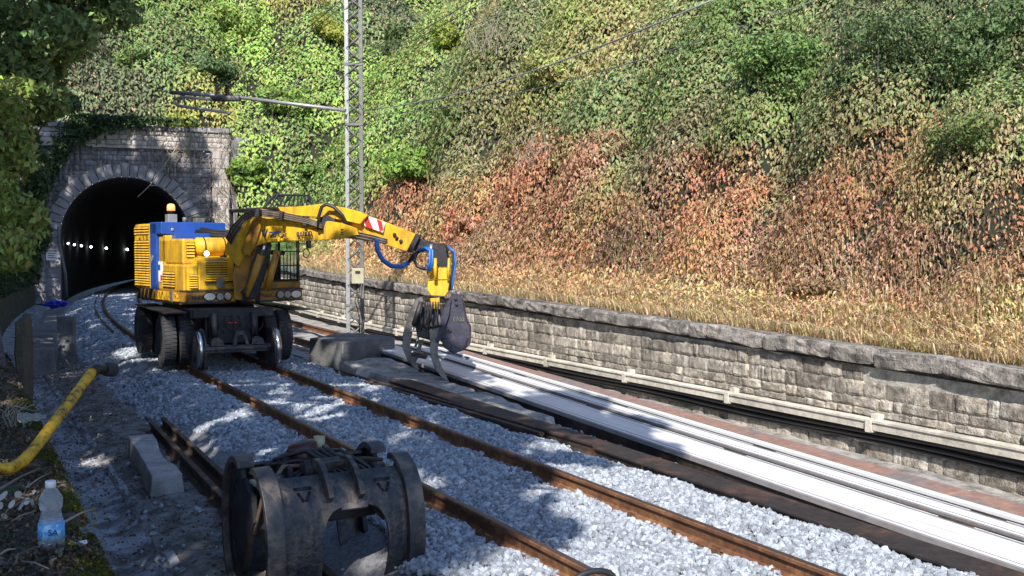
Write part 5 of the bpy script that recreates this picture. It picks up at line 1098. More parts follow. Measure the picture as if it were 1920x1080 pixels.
for o_ in (0, 4): b = MB(); b.tube([pix(x_ + o_, y_, 18.7) for x_, y_ in ((836, 462), (848, 472), (850, 495), (846, 520), (842, 545))], .022, 8); b.build('side_hose', HOSEB if o_ else HOSE, exc)
# head and hanger
GD = 18.95; TH = np.array([CF[0], CF[1], 0])
arcslab('head_block', [(803, 466), (812, 457), (830, 456), (838, 462), (841, 500), (806, 500)], GD - .15, .34, BLK, exc, .02)
b = MB(); b.lathe(pix(806, 468, GD - .2), CR, [(0, .02), (0, .1), (.05, .1), (.05, .02)], 16); b.build('head_pin', STEEL, exc)
hg = arcslab('hanger', [(808, 502), (838, 502), (840, 524), (806, 524)], GD - .12, .3, YEL, exc, .012)
arcslab('hanger_collar', [(802, 526), (846, 526), (842, 545), (834, 556), (808, 554), (801, 545)], GD - .16, .38, YEL, hg, .015)
arcslab('hanger_tongue', [(806, 560), (824, 558), (825, 580), (809, 579)], GD - .2, .2, YEL, hg, .012)
b = MB(); b.tube([pix(816, 484, GD - .3), pix(816, 522, GD - .3)], .035, 10); b.build('hanger_cylinder', YEL, hg); b = MB(); b.tube([pix(842, 484, GD - .25), pix(840, 522, GD - .25)], .025, 10); b.build('hanger_cylinder', YEL, hg)
b = MB(); b.tube([pix(804, 502, GD - .25), pix(806, 515, GD - .25)], .055, 12); b.build('hanger_cylinder', YEL, hg)
# grapple: hub, claws at the left, broad plated jaw at the right
gp = empty('grapple', pix(815, 620, GD), 'black steel grapple hanging from the excavator arm over the white girders', 'grapple')
arcslab('hub', [(790, 575), (832, 572), (838, 600), (812, 640), (784, 632), (778, 612)], GD - .05, .45, BLK, gp, .02)
arcslab('hub_plate', [(796, 610), (820, 606), (814, 636), (780, 630)], GD - .18, .10, GREYS, gp, .01)
for d_, nm in ((GD + .28, 0), (GD - .26, 1)):
    if nm == 0: o = [(780, 560), (792, 556), (796, 574), (786, 600), (772, 622), (768, 650), (774, 672), (786, 694), (778, 692), (764, 676), (755, 655), (754, 632), (762, 600), (770, 578)]
    else: o = [(810, 596), (824, 590), (830, 612), (822, 640), (820, 664), (828, 690), (842, 717), (830, 710), (815, 692), (807, 668), (806, 640), (804, 616)]
    arcslab('claw', o, d_, .09, CLAWM, gp, .012)
for off, (a_, b_, c_) in ((.2, ((790, 566), (776, 610), (768, 630))), (-.1, ((800, 584), (785, 628), (779, 650)))):
    b = MB(); b.tube([pix(*a_, GD - off), pix(*b_, GD - off)], .05, 12); cy = b.build('claw_cylinder', BLK, gp); b = MB(); b.tube([pix(*b_, GD - off), pix(*c_, GD - off)], .025, 10); b.build('cylinder_rod', CHROME, cy)
arcslab('claw_link', [(786, 640), (794, 636), (786, 668), (774, 688), (770, 676), (780, 660)], GD + .05, .07, CLAWM, gp, .01)
jaw = arcslab('jaw_plate', [(838, 566), (848, 551), (862, 552), (868, 566), (874, 600), (882, 616), (881, 646), (872, 655), (842, 654), (826, 640), (822, 604), (830, 580)], GD - .18, .10, PURP, gp, .015)
arcslab('jaw_plate', [(838, 566), (848, 553), (860, 554), (872, 600), (880, 616), (878, 648), (842, 654), (826, 640), (826, 600)], GD + .38, .07, PURP, gp, .015)
b = MB(); b.prism([pix(x_, y_, GD - .08) for x_, y_ in ((868, 566), (874, 600), (882, 616), (881, 646), (872, 655), (842, 654), (846, 646), (868, 646), (874, 616), (866, 600), (860, 566))], TH * .46); b.build('jaw_shell', PURP, gp)
arcslab('jaw_rib', [(826, 636), (866, 628), (878, 634), (872, 656), (850, 664), (832, 652)], GD - .24, .62, PURP, gp, .03)
arcslab('jaw_rib', [(838, 566), (846, 560), (842, 590), (832, 620), (822, 645), (816, 640), (826, 606)], GD - .28, .08, PURP, gp, .008)
for (px_, py_) in ((855, 560), (856, 570), (844, 620), (870, 640), (850, 640)): b = MB(); b.lathe(pix(px_, py_, GD - .19), -TH, [(-.01, .03), (.02, .03), (.03, .015)], 10); b.build('jaw_bolt', GREYS, gp)
text('jaw_lettering', '1700', .11, pix(848, 603, GD - .2), CR, CU, mat('faded_olive_lettering', (.12, .115, .06), .6, var=.3, bump=0), gp, .004)
g = np.random.default_rng(2)
for k in range(7): b = MB(); x0 = 792 + 5 * k; b.tube([pix(x0, 566, GD - .25), pix(x0 - 2 + g.uniform(-4, 4), 592, GD - .36), pix(x0 - 3 + g.uniform(-3, 6), 610, GD - .36), pix(x0 + 8, 618 - k, GD - .3), pix(x0 + 14, 606, GD - .2)], .014, 6); b.build('grapple_hose', HOSE, gp)
arcslab('cross_tooth', [(772, 662), (800, 668), (798, 674), (770, 668)], GD - .1, .35, BLK, gp, .006)

# ---------------------------------------------------------------- foreground clamshell grab
GA = R_(2); GO = np.array([2.64, 8.17, -.46]); GXv = np.array([math.cos(GA), math.sin(GA), 0]); GYv = np.array([-math.sin(GA), math.cos(GA), 0])
def Gp(x_, y_, z_): return GO + GXv * x_ + GYv * y_ + np.array([0, 0, z_])
gb = empty('clamshell_grab', GO, 'big dark grey steel grab with two ribbed jaws standing on the dirt beside loose rails', 'grab')
PATH = [(-.14, 1.02), (-.28, 1.05), (-.43, .99), (-.55, .86), (-.61, .68), (-.63, .46), (-.60, .25), (-.51, .08), (-.37, -.02), (-.22, -.05)]
def jawpath(s_, off=0.0, k0=0, k1=None): return [(y_ * s_, z_) for (y_, z_) in PATH[k0:k1]]
def strip(b, pts, x0, x1, th0=.0, th1=.05, s_=1):
    """band along the jaw curve from x0 to x1, thickness measured outwards"""
    c = np.array([-.08 * s_, .42]); n = len(pts); vs = []
    for (y_, z_) in pts:
        dvec = np.array([y_, z_]) - c; dvec /= np.linalg.norm(dvec)
        for (x_, t_) in ((x0, th0), (x1, th0), (x1, th1), (x0, th1)):
            q_ = np.array([y_, z_]) + dvec * t_; vs.append(Gp(x_, q_[0], q_[1]))
    fs = [(i * 4 + k, i * 4 + (k + 1) % 4, i * 4 + 4 + (k + 1) % 4, i * 4 + 4 + k) for i in range(n - 1) for k in range(4)] + [(3, 2, 1, 0), (4 * n - 4, 4 * n - 3, 4 * n - 2, 4 * n - 1)]
    b.add(vs, fs)
def fine(pts, m=4):
    P_ = np.array(pts); t = np.linspace(0, len(P_) - 1, (len(P_) - 1) * m + 1); out = []
    for v_ in t:
        i = min(int(v_), len(P_) - 2); f_ = v_ - i; p0, p1, p2, p3 = P_[max(i - 1, 0)], P_[i], P_[i + 1], P_[min(i + 2, len(P_) - 1)]
        out.append(tuple(.5 * ((2 * p1) + (-p0 + p2) * f_ + (2 * p0 - 5 * p1 + 4 * p2 - p3) * f_ ** 2 + (-p0 + 3 * p1 - 3 * p2 + p3) * f_ ** 3)))
    return out
def strip2(b, pts, e0, e1, t0=-.055, t1=-.03, s_=1):
    """shell plate whose two side edges follow e0[i], e1[i]"""
    c = np.array([-.08 * s_, .42]); vs = []; n = len(pts)
    for i, (y_, z_) in enumerate(pts):
        dv = np.array([y_, z_]) - c; dv /= np.linalg.norm(dv)
        for (x_, t_) in ((e0[i], t0), (e1[i], t0), (e1[i], t1), (e0[i], t1)): q_ = np.array([y_, z_]) + dv * t_; vs.append(Gp(x_, q_[0], q_[1]))
    fs = [(i * 4 + k, i * 4 + (k + 1) % 4, i * 4 + 4 + (k + 1) % 4, i * 4 + 4 + k) for i in range(n - 1) for k in range(4)] + [(3, 2, 1, 0), (4 * n - 4, 4 * n - 3, 4 * n - 2, 4 * n - 1)]
    b.add(vs, fs, False)
for s_ in (1, -1):
    P_ = fine(jawpath(s_), 8); n = len(P_)
    for (x0, x1) in ((-.66, -.515), (.515, .66)):
        b = MB(); strip(b, P_[4 if s_ == 1 else 0:], x0, x1, -.02, .035, s_); b.build('rib_flange', GREYB, gb, bevel=.006)
        xm = (x0 + x1) / 2; b = MB(); strip(b, P_[6:], xm - .02, xm + .02, -.15, -.021, s_); b.build('rib_web', BLK, gb)
    i0, r_i, r_x = 28, 12, .17; le = []; re_ = []; mid = .08
    for i in range(i0, n):
        t_ = min((i - i0) / r_i, 1.0); w_ = r_x * (1 - math.sqrt(max(0, 1 - (1 - t_) ** 2))); le.append(-.20 + w_); re_.append(.36 - w_)
    b = MB(); strip(b, P_[13:i0 + 1], -.52, .52, -.055, -.03, s_); b.build('shell_plate', GREYS, gb)
    for e0, e1 in (([-.52] * (n - i0), le), (re_, [.52] * (n - i0))): b = MB(); strip2(b, P_[i0:], e0, e1, s_=s_); b.build('shell_leg', GREYS, gb)
    b = MB(); strip(b, P_[i0 - 1:i0 + 2], le[0], re_[0], -.062, -.026, s_); b.build('opening_edge', GREYB, gb)
    for x0 in (-.15, .11):                            # central pair of ribs up to the pivot
        b = MB(); strip(b, P_[0:27], x0, x0 + .045, -.028, .055, s_); b.build('centre_rib', GREYS, gb, bevel=.004)
    b = MB(); strip(b, P_[1:9], -.104, .108, -.028, .02, s_); b.build('pivot_bridge', GREYS, gb, bevel=.004)
    b = MB(); b.tube([Gp(-.2, -.14 * s_, 1.0), Gp(.2, -.14 * s_, 1.0)], .075, 16); b.build('pivot_tube', GREYS, gb)
    if s_ == 1:
        c_ = np.array([-.08, .42])
        for cx in (-.32, .35):                        # triangle cut marks
            def on(x_, i, out=-.027):
                y_, z_ = P_[0][0], 0; i0 = int(i); f_ = i - i0; q_ = np.array(P_[i0]) * (1 - f_) + np.array(P_[i0 + 1]) * f_; dv = q_ - c_; dv /= np.linalg.norm(dv); q_ = q_ + dv * out; return Gp(x_, q_[0], q_[1])
            b = MB()
            for (xa, ia, xb, ib) in ((-.07, 19.5, .07, 19.5), (-.045, 21, -.008, 24.5), (.05, 21, .012, 24.5)):
                A1, B1 = on(cx + xa, ia), on(cx + xb, ib); b.tube([A1, B1], .014, 4)
            b.build('cut_mark', BLK, gb)
# body between the jaws
b = MB(); b.box((-.40, -.2, .55), (.42, .2, .80), Gp); b.build('grab_frame', BLK, gb, bevel=.02)
b = MB(); b.lathe(Gp(-.02, .12, .78), (-.25, .1, 1), [(0, .13), (.36, .13), (.39, .11), (.40, .04)], 24); b.build('rotator', REDB, gb)
b = MB(); b.tube([Gp(.1, .3, 1.0), Gp(.1, .3, 1.17)], .05, 12); b.build('rotator_pin', BOXM, gb)
b = MB(); b.box((.12, -.02, .92), (.22, .06, 1.10), Gp); vb = b.build('valve_plate', STEEL, gb, bevel=.005)
for (a_, c_) in ((.15, .98), (.21, 1.02), (.15, 1.06)): b = MB(); b.lathe(Gp(a_, -.022, c_), -GYv, [(0, .012), (.006, .012), (.008, .006)], 8); b.build('valve_port', BLK, vb)
b = MB(); b.tube([Gp(-.55, -.25, .55), Gp(-.2, -.1, .88)], .06, 12); b.build('jaw_cylinder', BLK, gb); b = MB(); b.tube([Gp(.5, -.25, .55), Gp(.25, -.1, .86)], .06, 12); b.build('jaw_cylinder', BLK, gb)
g = np.random.default_rng(12)
for k in range(9):
    x0 = -.58 + .07 * k; b = MB(); b.tube([Gp(x0, -.05, .55 + g.uniform(-.1, .1)), Gp(x0 + .05, -.16, .85), Gp(x0 + .22, -.12, .98 + g.uniform(-.05, .06)), Gp(x0 + .42, -.0, 1.0), Gp(x0 + .6, .05, .96)], .018, 7); b.build('hose', HOSE if k % 3 else HOSEG, gb)
for (x0, x1, y0, y1, z0, z1) in ((-.34, -.29, -.18, .2, .78, 1.04), (.28, .33, -.18, .2, .78, 1.02), (-.28, .27, .12, .18, .8, .98), (-.14, -.06, -.3, -.1, .85, 1.02)):
    b = MB(); b.box((x0, y0, z0), (x1, y1, z1), Gp); b.build('link_plate', BLK, gb, bevel=.012)
for k in range(7):
    b = MB(); b.tube([Gp(-.5 + .05 * k, .25, .7), Gp(-.42 + .07 * k, .15, .98 + g.uniform(0, .1)), Gp(-.2 + .06 * k, -.05, 1.06 + g.uniform(-.02, .08)), Gp(.05 + .05 * k, -.22, .97), Gp(.12 + .04 * k, -.3, .8)], .016, 7); b.build('hose', HOSE, gb)
for sx in (-.43, .45): b = MB(); b.lathe(Gp(sx, -.16, .93), GXv, [(-.05, .02), (-.05, .06), (.05, .06), (.05, .02)], 14); b.build('hinge_pin', GREYB, gb)
for (a_, c_) in (((-.50, -.22, .66), (-.44, -.22, .71)), ((-.42, -.24, .73), (-.36, -.24, .77)), ((-.24, -.24, .86), (-.28, -.24, .80)), ((-.55, -.24, .6), (-.52, -.24, .63))):
    b = MB(); b.tube([Gp(*a_), Gp(*c_)], .018, 8); b.build('hose_fitting', CHROME, gb)
b = MB(); b.box((-.55, -.05, .86), (-.3, .2, .89), Gp); b.build('olive_cover', BOXM, gb, bevel=.01)
# lower side arc plates (left cheeks)
b = MB(); b.prism([Gp(-.60, y_, z_) for y_, z_ in ((-.1, .6), (-.05, .8), (.35, .95), (.5, .8), (.57, .5), (.5, .2), (.3, .02), (.12, .3))], GXv * .04); b.build('cheek_plate', BLK, gb)

# small curved hook rim at the bottom edge of the picture, right of the grab
hk = empty('hose_coil', (4.25, 5.75, -.1), 'black hose end curling up at the bottom edge between the rails', 'hose')
cc_ = pix(1112, 1098, 6.9); b = MB(); b.tube([cc_ + CR * .16 * math.cos(a) + np.array([0, 0, 1]) * .10 * math.sin(a) + CF * .08 * math.cos(a) for a in np.linspace(0, math.pi, 14)], .022, 8); b.build('hose_loop', HOSE, hk)
b = MB(); b.lathe(cc_ + [0, .02, -.06], (0, -.4, 1), [(0, .11), (.03, .12), (.05, .09), (.055, .02)], 20); b.build('inner_disc', RAIL, hk)

# ---------------------------------------------------------------- overhead line mast
MX = np.array([8.54, 23.6, 0]); mast = empty('catenary_mast', MX + [0, 0, -.4], 'tall grey steel lattice mast for the overhead line beside the concrete block', 'mast')
aU = np.array([math.cos(R_(-24)), math.sin(R_(-24)), 0]); aV = np.array([-aU[1], aU[0], 0]); HW, HT = .17, 11.5
def Mp(u, v, z_): return MX + aU * u + aV * v + np.array([0, 0, z_])
for (u, m_, w_) in ((-HW, STEEL, .045), (HW, STEELD, .045)):
    b = MB(); p = [Mp(u - w_, -.07, -.4), Mp(u + w_, -.07, -.4), Mp(u + w_, .07, -.4), Mp(u - w_, .07, -.4)]; b.hexa(p + [q + [0, 0, HT] for q in p]); b.build('mast_chord', m_, mast)
z_ = -.2; k = 0
while z_ < HT - .6:
    s_ = 1 if k % 2 else -1; b = MB()
    for v_ in (-.06, .06): b.tube([Mp(-HW * s_, v_, z_), Mp(HW * s_, v_, z_ + .32)], .024, 4); b.tube([Mp(HW * s_, v_, z_), Mp(-HW * s_, v_, z_ + .32)], .015, 4)
    b.build('lattice_bar', STEELD, mast); z_ += .32; k += 1
for z_ in (.9, 3.05, 5.3, 6.75):
    b = MB(); p = [Mp(-.23, -.085, z_), Mp(.22, -.085, z_), Mp(.22, .085, z_), Mp(-.23, .085, z_)]; b.hexa(p + [q + [0, 0, .06] for q in p]); b.build('mast_band', STEELD, mast)
bx_ = MB(); c = pix(672, 517, 23.9); bx_.box((-.14, -.1, -.18), (.14, .1, .18), lambda a, b__, c_: c + aU * a + aV * b__ + np.array([0, 0, c_]) - aV * .1); cb = bx_.build('switch_cabinet', BOXM, mast, bevel=.01)
bx_ = MB(); bx_.box((-.06, -.205, .05), (.06, -.2, .12), lambda a, b__, c_: c + aU * a + aV * b__ + np.array([0, 0, c_])); bx_.build('cabinet_plate', REDB, cb)
for o_ in (-.02, .05, .1):
    b = MB(); b.tube([c + aU * o_ + [0, 0, -.18], c + aU * (o_ - .06) + [0, 0, -.6], c + aU * (o_ + .04) + [0, 0, -1.0], Mp(.1, -.1, -.3)], .014, 6); b.build('cable', HOSE, mast)
# cantilever arm
arm = empty('cantilever_arm', Mp(-HW, 0, 5.4), 'galvanised tube arm with insulators reaching left from the lattice mast', 'cantilever')
dA = 24.4
def ad(px_): return dA + (650 - px_) * .0022
b = MB(); b.tube([pix(648, 207, ad(648)), pix(450, 183, ad(450))], .045, 10); b.build('arm_tube', STEEL, arm)
b = MB(); b.tube([pix(440, 182, ad(440)), pix(319, 173, ad(319))], .05, 10); b.build('arm_tube', STEEL, arm)
b = MB(); b.tube([pix(400, 187, ad(400)), pix(345, 182, ad(345)), pix(330, 185, ad(330)), pix(325, 192, ad(325)), pix(333, 198, ad(333)), pix(360, 202, ad(360)), pix(432, 212, ad(432))], .035, 8); b.build('steady_arm', STEEL, arm)
for px_ in (365, 395, 345): b = MB(); b.tube([pix(px_, 178, ad(px_)), pix(px_ + 2, 200, ad(px_))], .02, 6); b.build('hanger_rod', STEELD, arm)
for px_ in (407, 427): b = MB(); b.lathe(pix(px_, 183, ad(px_)), (0, 0, 1), [(0, .05), (.04, .05)] + [(.06 + .05 * k + e, .075 if e else .03) for k in range(5) for e in (0, .02)] + [(.32, .04)], 14); b.build('insulator', CERAM, arm)
b = MB(); p0_, p1_ = pix(400, 184, ad(400)), pix(450, 184, ad(450)); b.tube([p0_, p1_], .085, 10); b.build('clamp', STEELD, arm)
b = MB(); b.tube([pix(333, 198, ad(333)), pix(332, 232, ad(333))], .010, 5); b.build('dropper', STEELD, arm)
def wire(label, pts, r=.014, m_=None, sag=0.0):
    P_ = [np.array(p) for p in pts]; path = []
    for a_, b_ in zip(P_[:-1], P_[1:]):
        for k in range(13): f_ = k / 12; path.append(a_ * (1 - f_) + b_ * f_ - np.array([0, 0, sag * 4 * f_ * (1 - f_)]))
    b = MB(); b.tube(path, r, 5); return b.build('overhead_wire', m_ or STEELD, label=label, cat='wire')
wire('brightest overhead wire, from the mast at arm height up to the top edge', [pix(688, 206, 23.8), pix(1335, 0, 13.0)], .013, STEEL, .25)
wire('lower thin wire running from the mast up to the top edge far right', [pix(686, 216, 23.8), pix(1530, 0, 12.5)], .008, sag=.3)
wire('thin wire to the right of the mast top, upper of a pair', [pix(655, 118, 23.7), pix(885, 0, 17)], .009, sag=.1)
wire('thin wire to the right of the mast top, lower of a pair', [pix(655, 124, 23.8), pix(905, 4, 17), pix(915, -4, 16.8)], .008, sag=.1)
wire('thin faint wire crossing the slope between the pair and the bright wire', [pix(680, 128, 24), pix(960, 20, 17), pix(1010, 0, 16)], .006)
wire('overhead contact wire from the insulators up past the left of the mast', [pix(415, 160, 25), pix(640, 0, 18)], .010, sag=.1)
wire('second contact wire just under the first left of the mast', [pix(428, 165, 25), pix(640, 12, 18.6), pix(660, 0, 18.2)], .009, sag=.1)
wire('thin stay wire from the mast down towards the tunnel mouth', [pix(650, 228, 24.3), pix(520, 290, 34), pix(432, 330, 44)], .010)
wire('thin earth wire rising from the arm to the mast', [pix(430, 176, 25), pix(560, 150, 24.6), pix(650, 118, 24.3)], .007, sag=.25)

# ---------------------------------------------------------------- concrete pieces on the right shoulder
def rough_block(name, foot, z0, top, m_, label, cat, seed=0, ins=.02, jit=.035, sub=3):
    """foot: four ground corners (x, y) turning one way; top: height or four heights; faces broken up"""
    g = np.random.default_rng(seed); b = MB(); tops = top if hasattr(top, '__len__') else [top] * 4
    lo = [np.array([x_, y_, z0]) for x_, y_ in foot]; c = sum(lo) / 4; hi = []
    for p, h_ in zip(lo, tops): q = p + (c - p) * ins; hi.append(np.array([q[0], q[1], h_]))
    import bmesh
    bm = bmesh.new(); vs = [bm.verts.new(tuple(p)) for p in lo + hi]
    for f in ((3, 2, 1, 0), (4, 5, 6, 7), (0, 1, 5, 4), (1, 2, 6, 5), (2, 3, 7, 6), (3, 0, 4, 7)): bm.faces.new([vs[i] for i in f])
    bmesh.ops.bevel(bm, geom=bm.edges[:], offset=.02, segments=1, affect='EDGES'); bmesh.ops.triangulate(bm, faces=bm.faces)
    for _ in range(sub): bmesh.ops.subdivide_edges(bm, edges=[e for e in bm.edges if e.calc_length() > .14], cuts=1); bmesh.ops.triangulate(bm, faces=bm.faces)
    for v_ in bm.verts: v_.co += Vector((noise2(v_.co.y * 3, v_.co.z * 3, 1, seed), noise2(v_.co.x * 3, v_.co.z * 3, 1, seed + 5), noise2(v_.co.x * 3, v_.co.y * 3, 1, seed + 9))) * jit * 1.6
    bmesh.ops.recalc_face_normals(bm, faces=bm.faces); me = bpy.data.meshes.new(name); bm.to_mesh(me); bm.free(); me.materials.append(m_)
    return tag(link(name, me), label, cat)
rough_block('concrete_block', [(7.05, 20.25), (8.55, 21.0), (8.0, 22.6), (6.72, 21.55)], -.62, .36, CONCD, 'large dark concrete block at the foot of the lattice mast', 'concrete block', 1, .01, .012)
rough_block('concrete_slab', [(6.75, 18.7), (7.9, 18.0), (8.05, 20.0), (6.75, 19.75)], -.6, [-.02, -.06, .0, .04], CONCP, 'pale broken concrete slab lying in front of the dark block', 'concrete slab', 2, .06)
rough_block('concrete_slab', [(7.0, 15.9), (7.9, 15.7), (8.02, 18.0), (6.95, 18.5)], -.6, [-.12, -.14, -.08, -.05], CONCP, 'grey broken slab between the old rails and the claws', 'concrete slab', 3, .05)
rough_block('concrete_slab', [(7.2, 13.1), (7.95, 13.0), (8.02, 15.6), (7.1, 15.8)], -.62, [-.24, -.24, -.14, -.14], CONCP, 'rounded pale concrete lump nearest the camera in the row of slabs', 'concrete slab', 4, .08)
rough_block('rock', [(5.9, 22.6), (6.5, 22.5), (6.6, 23.3), (6.1, 23.3)], -.3, .28, CONCP, 'pale lit rock between the excavator wheel and the dark block', 'rock', 5, .25, .08)
b = MB(); b.tube([pix(772, 742, 17.2), pix(800, 728, 17.5)], .014, 6); b.build('stick', TW, label='short pale stick lying on the broken slab', cat='stick')

# left side: concrete sleeper, loose rails, post, blue sheet, stone wall
t0 = np.array([2.13, 12.0]); t1_ = np.array([2.13, 14.65]); b = MB(); vs = []; n = 14
for k in range(n):
    f_ = k / (n - 1); y_ = 11.75 + 2.7 * f_; xc = 2.02 + .12 * f_; e_ = abs(f_ - .5) * 2; hw = .125 + .035 * min(1, max(0, (e_ - .25) / .4)); tp = -.20 - .05 * (1 - min(1, max(0, (e_ - .2) / .4)))
    for (dx, z2) in ((-hw - .03, -.46), (hw + .03, -.46), (hw, tp), (-hw, tp)): vs.append((xc + dx, y_, z2))
b.add(vs, [(i * 4 + k, i * 4 + (k + 1) % 4, i * 4 + 4 + (k + 1) % 4, i * 4 + 4 + k) for i in range(n - 1) for k in range(4)] + [(3, 2, 1, 0), (4 * n - 4, 4 * n - 3, 4 * n - 2, 4 * n - 1)])
b.build('concrete_sleeper', CONC, label='pale grey concrete railway sleeper lying beside the drain left of the loose rails', cat='sleeper', bevel=.012)
rail('loose_rail', 0, [6.5, 10, 15.9], OLDRAIL, 'loose rusty rail lying on the dirt next to the concrete sleeper', x_of=lambda Y: np.array([2.42 + .020 * (Y - 11), Y, -.27]), head=False, group=None)
rail('loose_rail', 0, [6.5, 10, 16.1], OLDRAIL, 'loose rusty rail against the foot of the ballast behind the grab', x_of=lambda Y: np.array([2.63 + .018 * (Y - 11), Y, -.25]), head=False)
rough_block('concrete_post', [(2.05, 26.2), (2.40, 26.05), (2.48, 26.35), (2.14, 26.5)], -.6, .70, CONCD, 'dark upright concrete slab under the blue sheet left of the track', 'concrete post', 6, .0, .015)
rough_block('concrete_wall_end', [(1.35, 24.6), (1.9, 24.6), (2.1, 28), (1.5, 28)], -.6, [.1, .05, .3, .35], CONCD, 'rounded weathered end of the drain wall left of the upright slab', 'concrete wall', 7, .08, .04)
def crumple(name, c, r, m_, label, cat, seed=0):
    import bmesh
    bm = bmesh.new(); bmesh.ops.create_icosphere(bm, subdivisions=3, radius=1); g = random.Random(seed)
    for v_ in bm.verts: s_ = .75 + .5 * mnoise.noise(v_.co * 2.3 + Vector((seed, 0, 0))) + .25 * mnoise.noise(v_.co * 6 + Vector((seed, 3, 0))); v_.co = Vector((v_.co.x * r[0] * s_, v_.co.y * r[1] * s_, v_.co.z * r[2] * s_)) + Vector(tuple(c))
    me = bpy.data.meshes.new(name); bm.to_mesh(me); bm.free(); me.materials.append(m_); return tag(link(name, me), label, cat)
crumple('plastic_sheet', pix(104, 570, 26.0), (.34, .3, .13), BAGM, 'crumpled bright blue plastic sheet on top of the upright concrete slab', 'plastic sheet', 3)
# low stone wall stub on the left bank with its courses
lw = empty('stone_wall_stub', (-.2, 15, .75), 'dark low stone wall at the left edge below the trees', 'wall')
b = MB(); b.prism([(-3.5, 15.2, .5), (.60, 15.2, .5), (.42, 15.2, 1.72), (-3.5, 15.2, 1.8)], (0, 9, -.1)); b.build('wall_core', CONCD, lw)
g = random.Random(31); z_ = .62
DM = [stone_mesh(90 + k, CONCD) for k in range(5)]
while z_ < 1.68:
    ht = g.uniform(.09, .14); X = .58 - (z_ - .5) * .15
    while X > -1.6:
        ln = g.uniform(.22, .5); M = Matrix(((ln - .02, 0, 0, X - ln / 2), (0, -.05, 0, 15.2), (0, 0, ht - .015, z_ + ht / 2), (0, 0, 0, 1))); put(DM[g.randrange(5)], 'stone', M, lw); X -= ln
    z_ += ht
rough_block('dark_post', [(.72, 16.6), (.86, 16.6), (1.02, 17.6), (.9, 17.6)], -.6, [1.25, 1.25, 1.3, 1.3], BARK, 'dark leaning post between the wall stub and the drain', 'post', 9, .0, .02)
b = MB(); c = pix(97, 480, 44); b.box(tuple(c + [-.22, 0, -.18]), tuple(c + [.22, .05, .18])); pl = b.build('sign_plate', WHT, label='small pale sign plate on the left side of the tunnel mouth', cat='sign')
tx = MB(); [tx.box(tuple(c + [-.16, -.006, .09 - .09 * k]), tuple(c + [.16 - .06 * (k % 2), -.001, .12 - .09 * k])) for k in range(3)]; WM[pl.name] = Matrix.Identity(4); tx.build('sign_line', INK, pl)
b = MB(); b.tube([PP(.2, -.2, -.3), PP(.16, 1.0, -.32), PP(-.1, 2.6, -.3), PP(-.12, 3.4, -.3)], .07, 8); b.build('cable_pipe', STEELD, label='pale pipe running up the left jamb of the tunnel mouth', cat='pipe')

# yellow bent pipe with black end
pp_ = empty('bent_pipe', pix(10, 885, 7.4), 'scuffed yellow bent tube with a black end sticking out over the drain', 'pipe')
def catm(pts, m=5): return [np.array(p) for p in fine3(pts, m)]
def fine3(pts, m=5):
    P_ = np.array(pts, float); t = np.linspace(0, len(P_) - 1, (len(P_) - 1) * m + 1); out = []
    for v_ in t:
        i = min(int(v_), len(P_) - 2); f_ = v_ - i; p0, p1, p2, p3 = P_[max(i - 1, 0)], P_[i], P_[i + 1], P_[min(i + 2, len(P_) - 1)]
        out.append(.5 * ((2 * p1) + (-p0 + p2) * f_ + (2 * p0 - 5 * p1 + 4 * p2 - p3) * f_ ** 2 + (-p0 + 3 * p1 - 3 * p2 + p3) * f_ ** 3))
    return out
b = MB(); b.tube(fine3([pix(-60, 876, 6.7), pix(0, 880, 6.85), pix(30, 873, 6.95), pix(60, 846, 7.2), pix(120, 768, 7.9), pix(172, 699, 8.6), pix(178, 694, 8.65)]), .041, 16); b.build('yellow_tube', YEL2, pp_)
b = MB(); b.tube([pix(176, 696, 8.6), pix(184, 692, 8.7), pix(200, 693, 8.8)], .046, 16); b.build('black_sleeve', HOSE, pp_)
b = MB(); b.lathe(pix(200, 693, 8.8), pix(222, 694, 8.95) - pix(200, 693, 8.8), [(-.03, .05), (0, .06), (.09, .06), (.095, .05), (.03, .045)], 20); b.build('end_ferrule', RUB, pp_)

# water bottle
def ground_at(px_, py_, z_=.72):
    v = CF + CR * (px_ - 960) / FPX - CU * (py_ - 540) / FPX; t = (z_ - HCAM) / v[2]; return CC + v * t
def bank_z(x_, y_): return float(np.interp(x_, [-2.6, -1.4, .45, .62], [1.25, .85, .74, .68])) + .05 * noise2(x_, y_, 3.0, 3.1) + .025 * noise2(x_, y_, 9.9, 8.1)
q = ground_at(97, 1030, .74); S = (q - CC) @ CF * 130 / FPX / .245     # bottle height from its size in the picture
bt = empty('water_bottle', q, 'clear plastic water bottle with white cap and blue label standing on the bank', 'bottle')
H_ = .245 * S
def bl(c, pr): b = MB(); b.lathe(c, (0, 0, 1), [(a * H_, r * H_) for a, r in pr], 28); return b
bl(q, [(.0, .13), (.01, .165), (.05, .178), (.12, .18), (.30, .178), (.40, .17), (.50, .145), (.56, .13), (.60, .145), (.68, .165), (.76, .155), (.84, .11), (.90, .06), (.92, .052), (.93, .052)]).build('bottle_body', PET, bt)
bl(q, [(.90, .060), (.905, .072), (.995, .072), (1.0, .06)]).build('cap', WHT, bt)
bl(q, [(.17, .181), (.17, .184), (.40, .176), (.40, .173)]).build('label_band', mat('blue_label', (.10, .36, .75), .5, var=.25, scale=60, col2=(.45, .68, .85), mixs=25, bump=0), bt)
bl(q, [(.012, .155), (.05, .168), (.12, .170)]).build('water', PET, bt)
ctr = q - CF * .186 * H_; text('label_lettering', 'SA', .13 * H_, ctr + np.array([0, 0, .24 * H_]) + CR * .03 * H_ + CF * .004, CR, (0, 0, 1), INK, bt, .001)
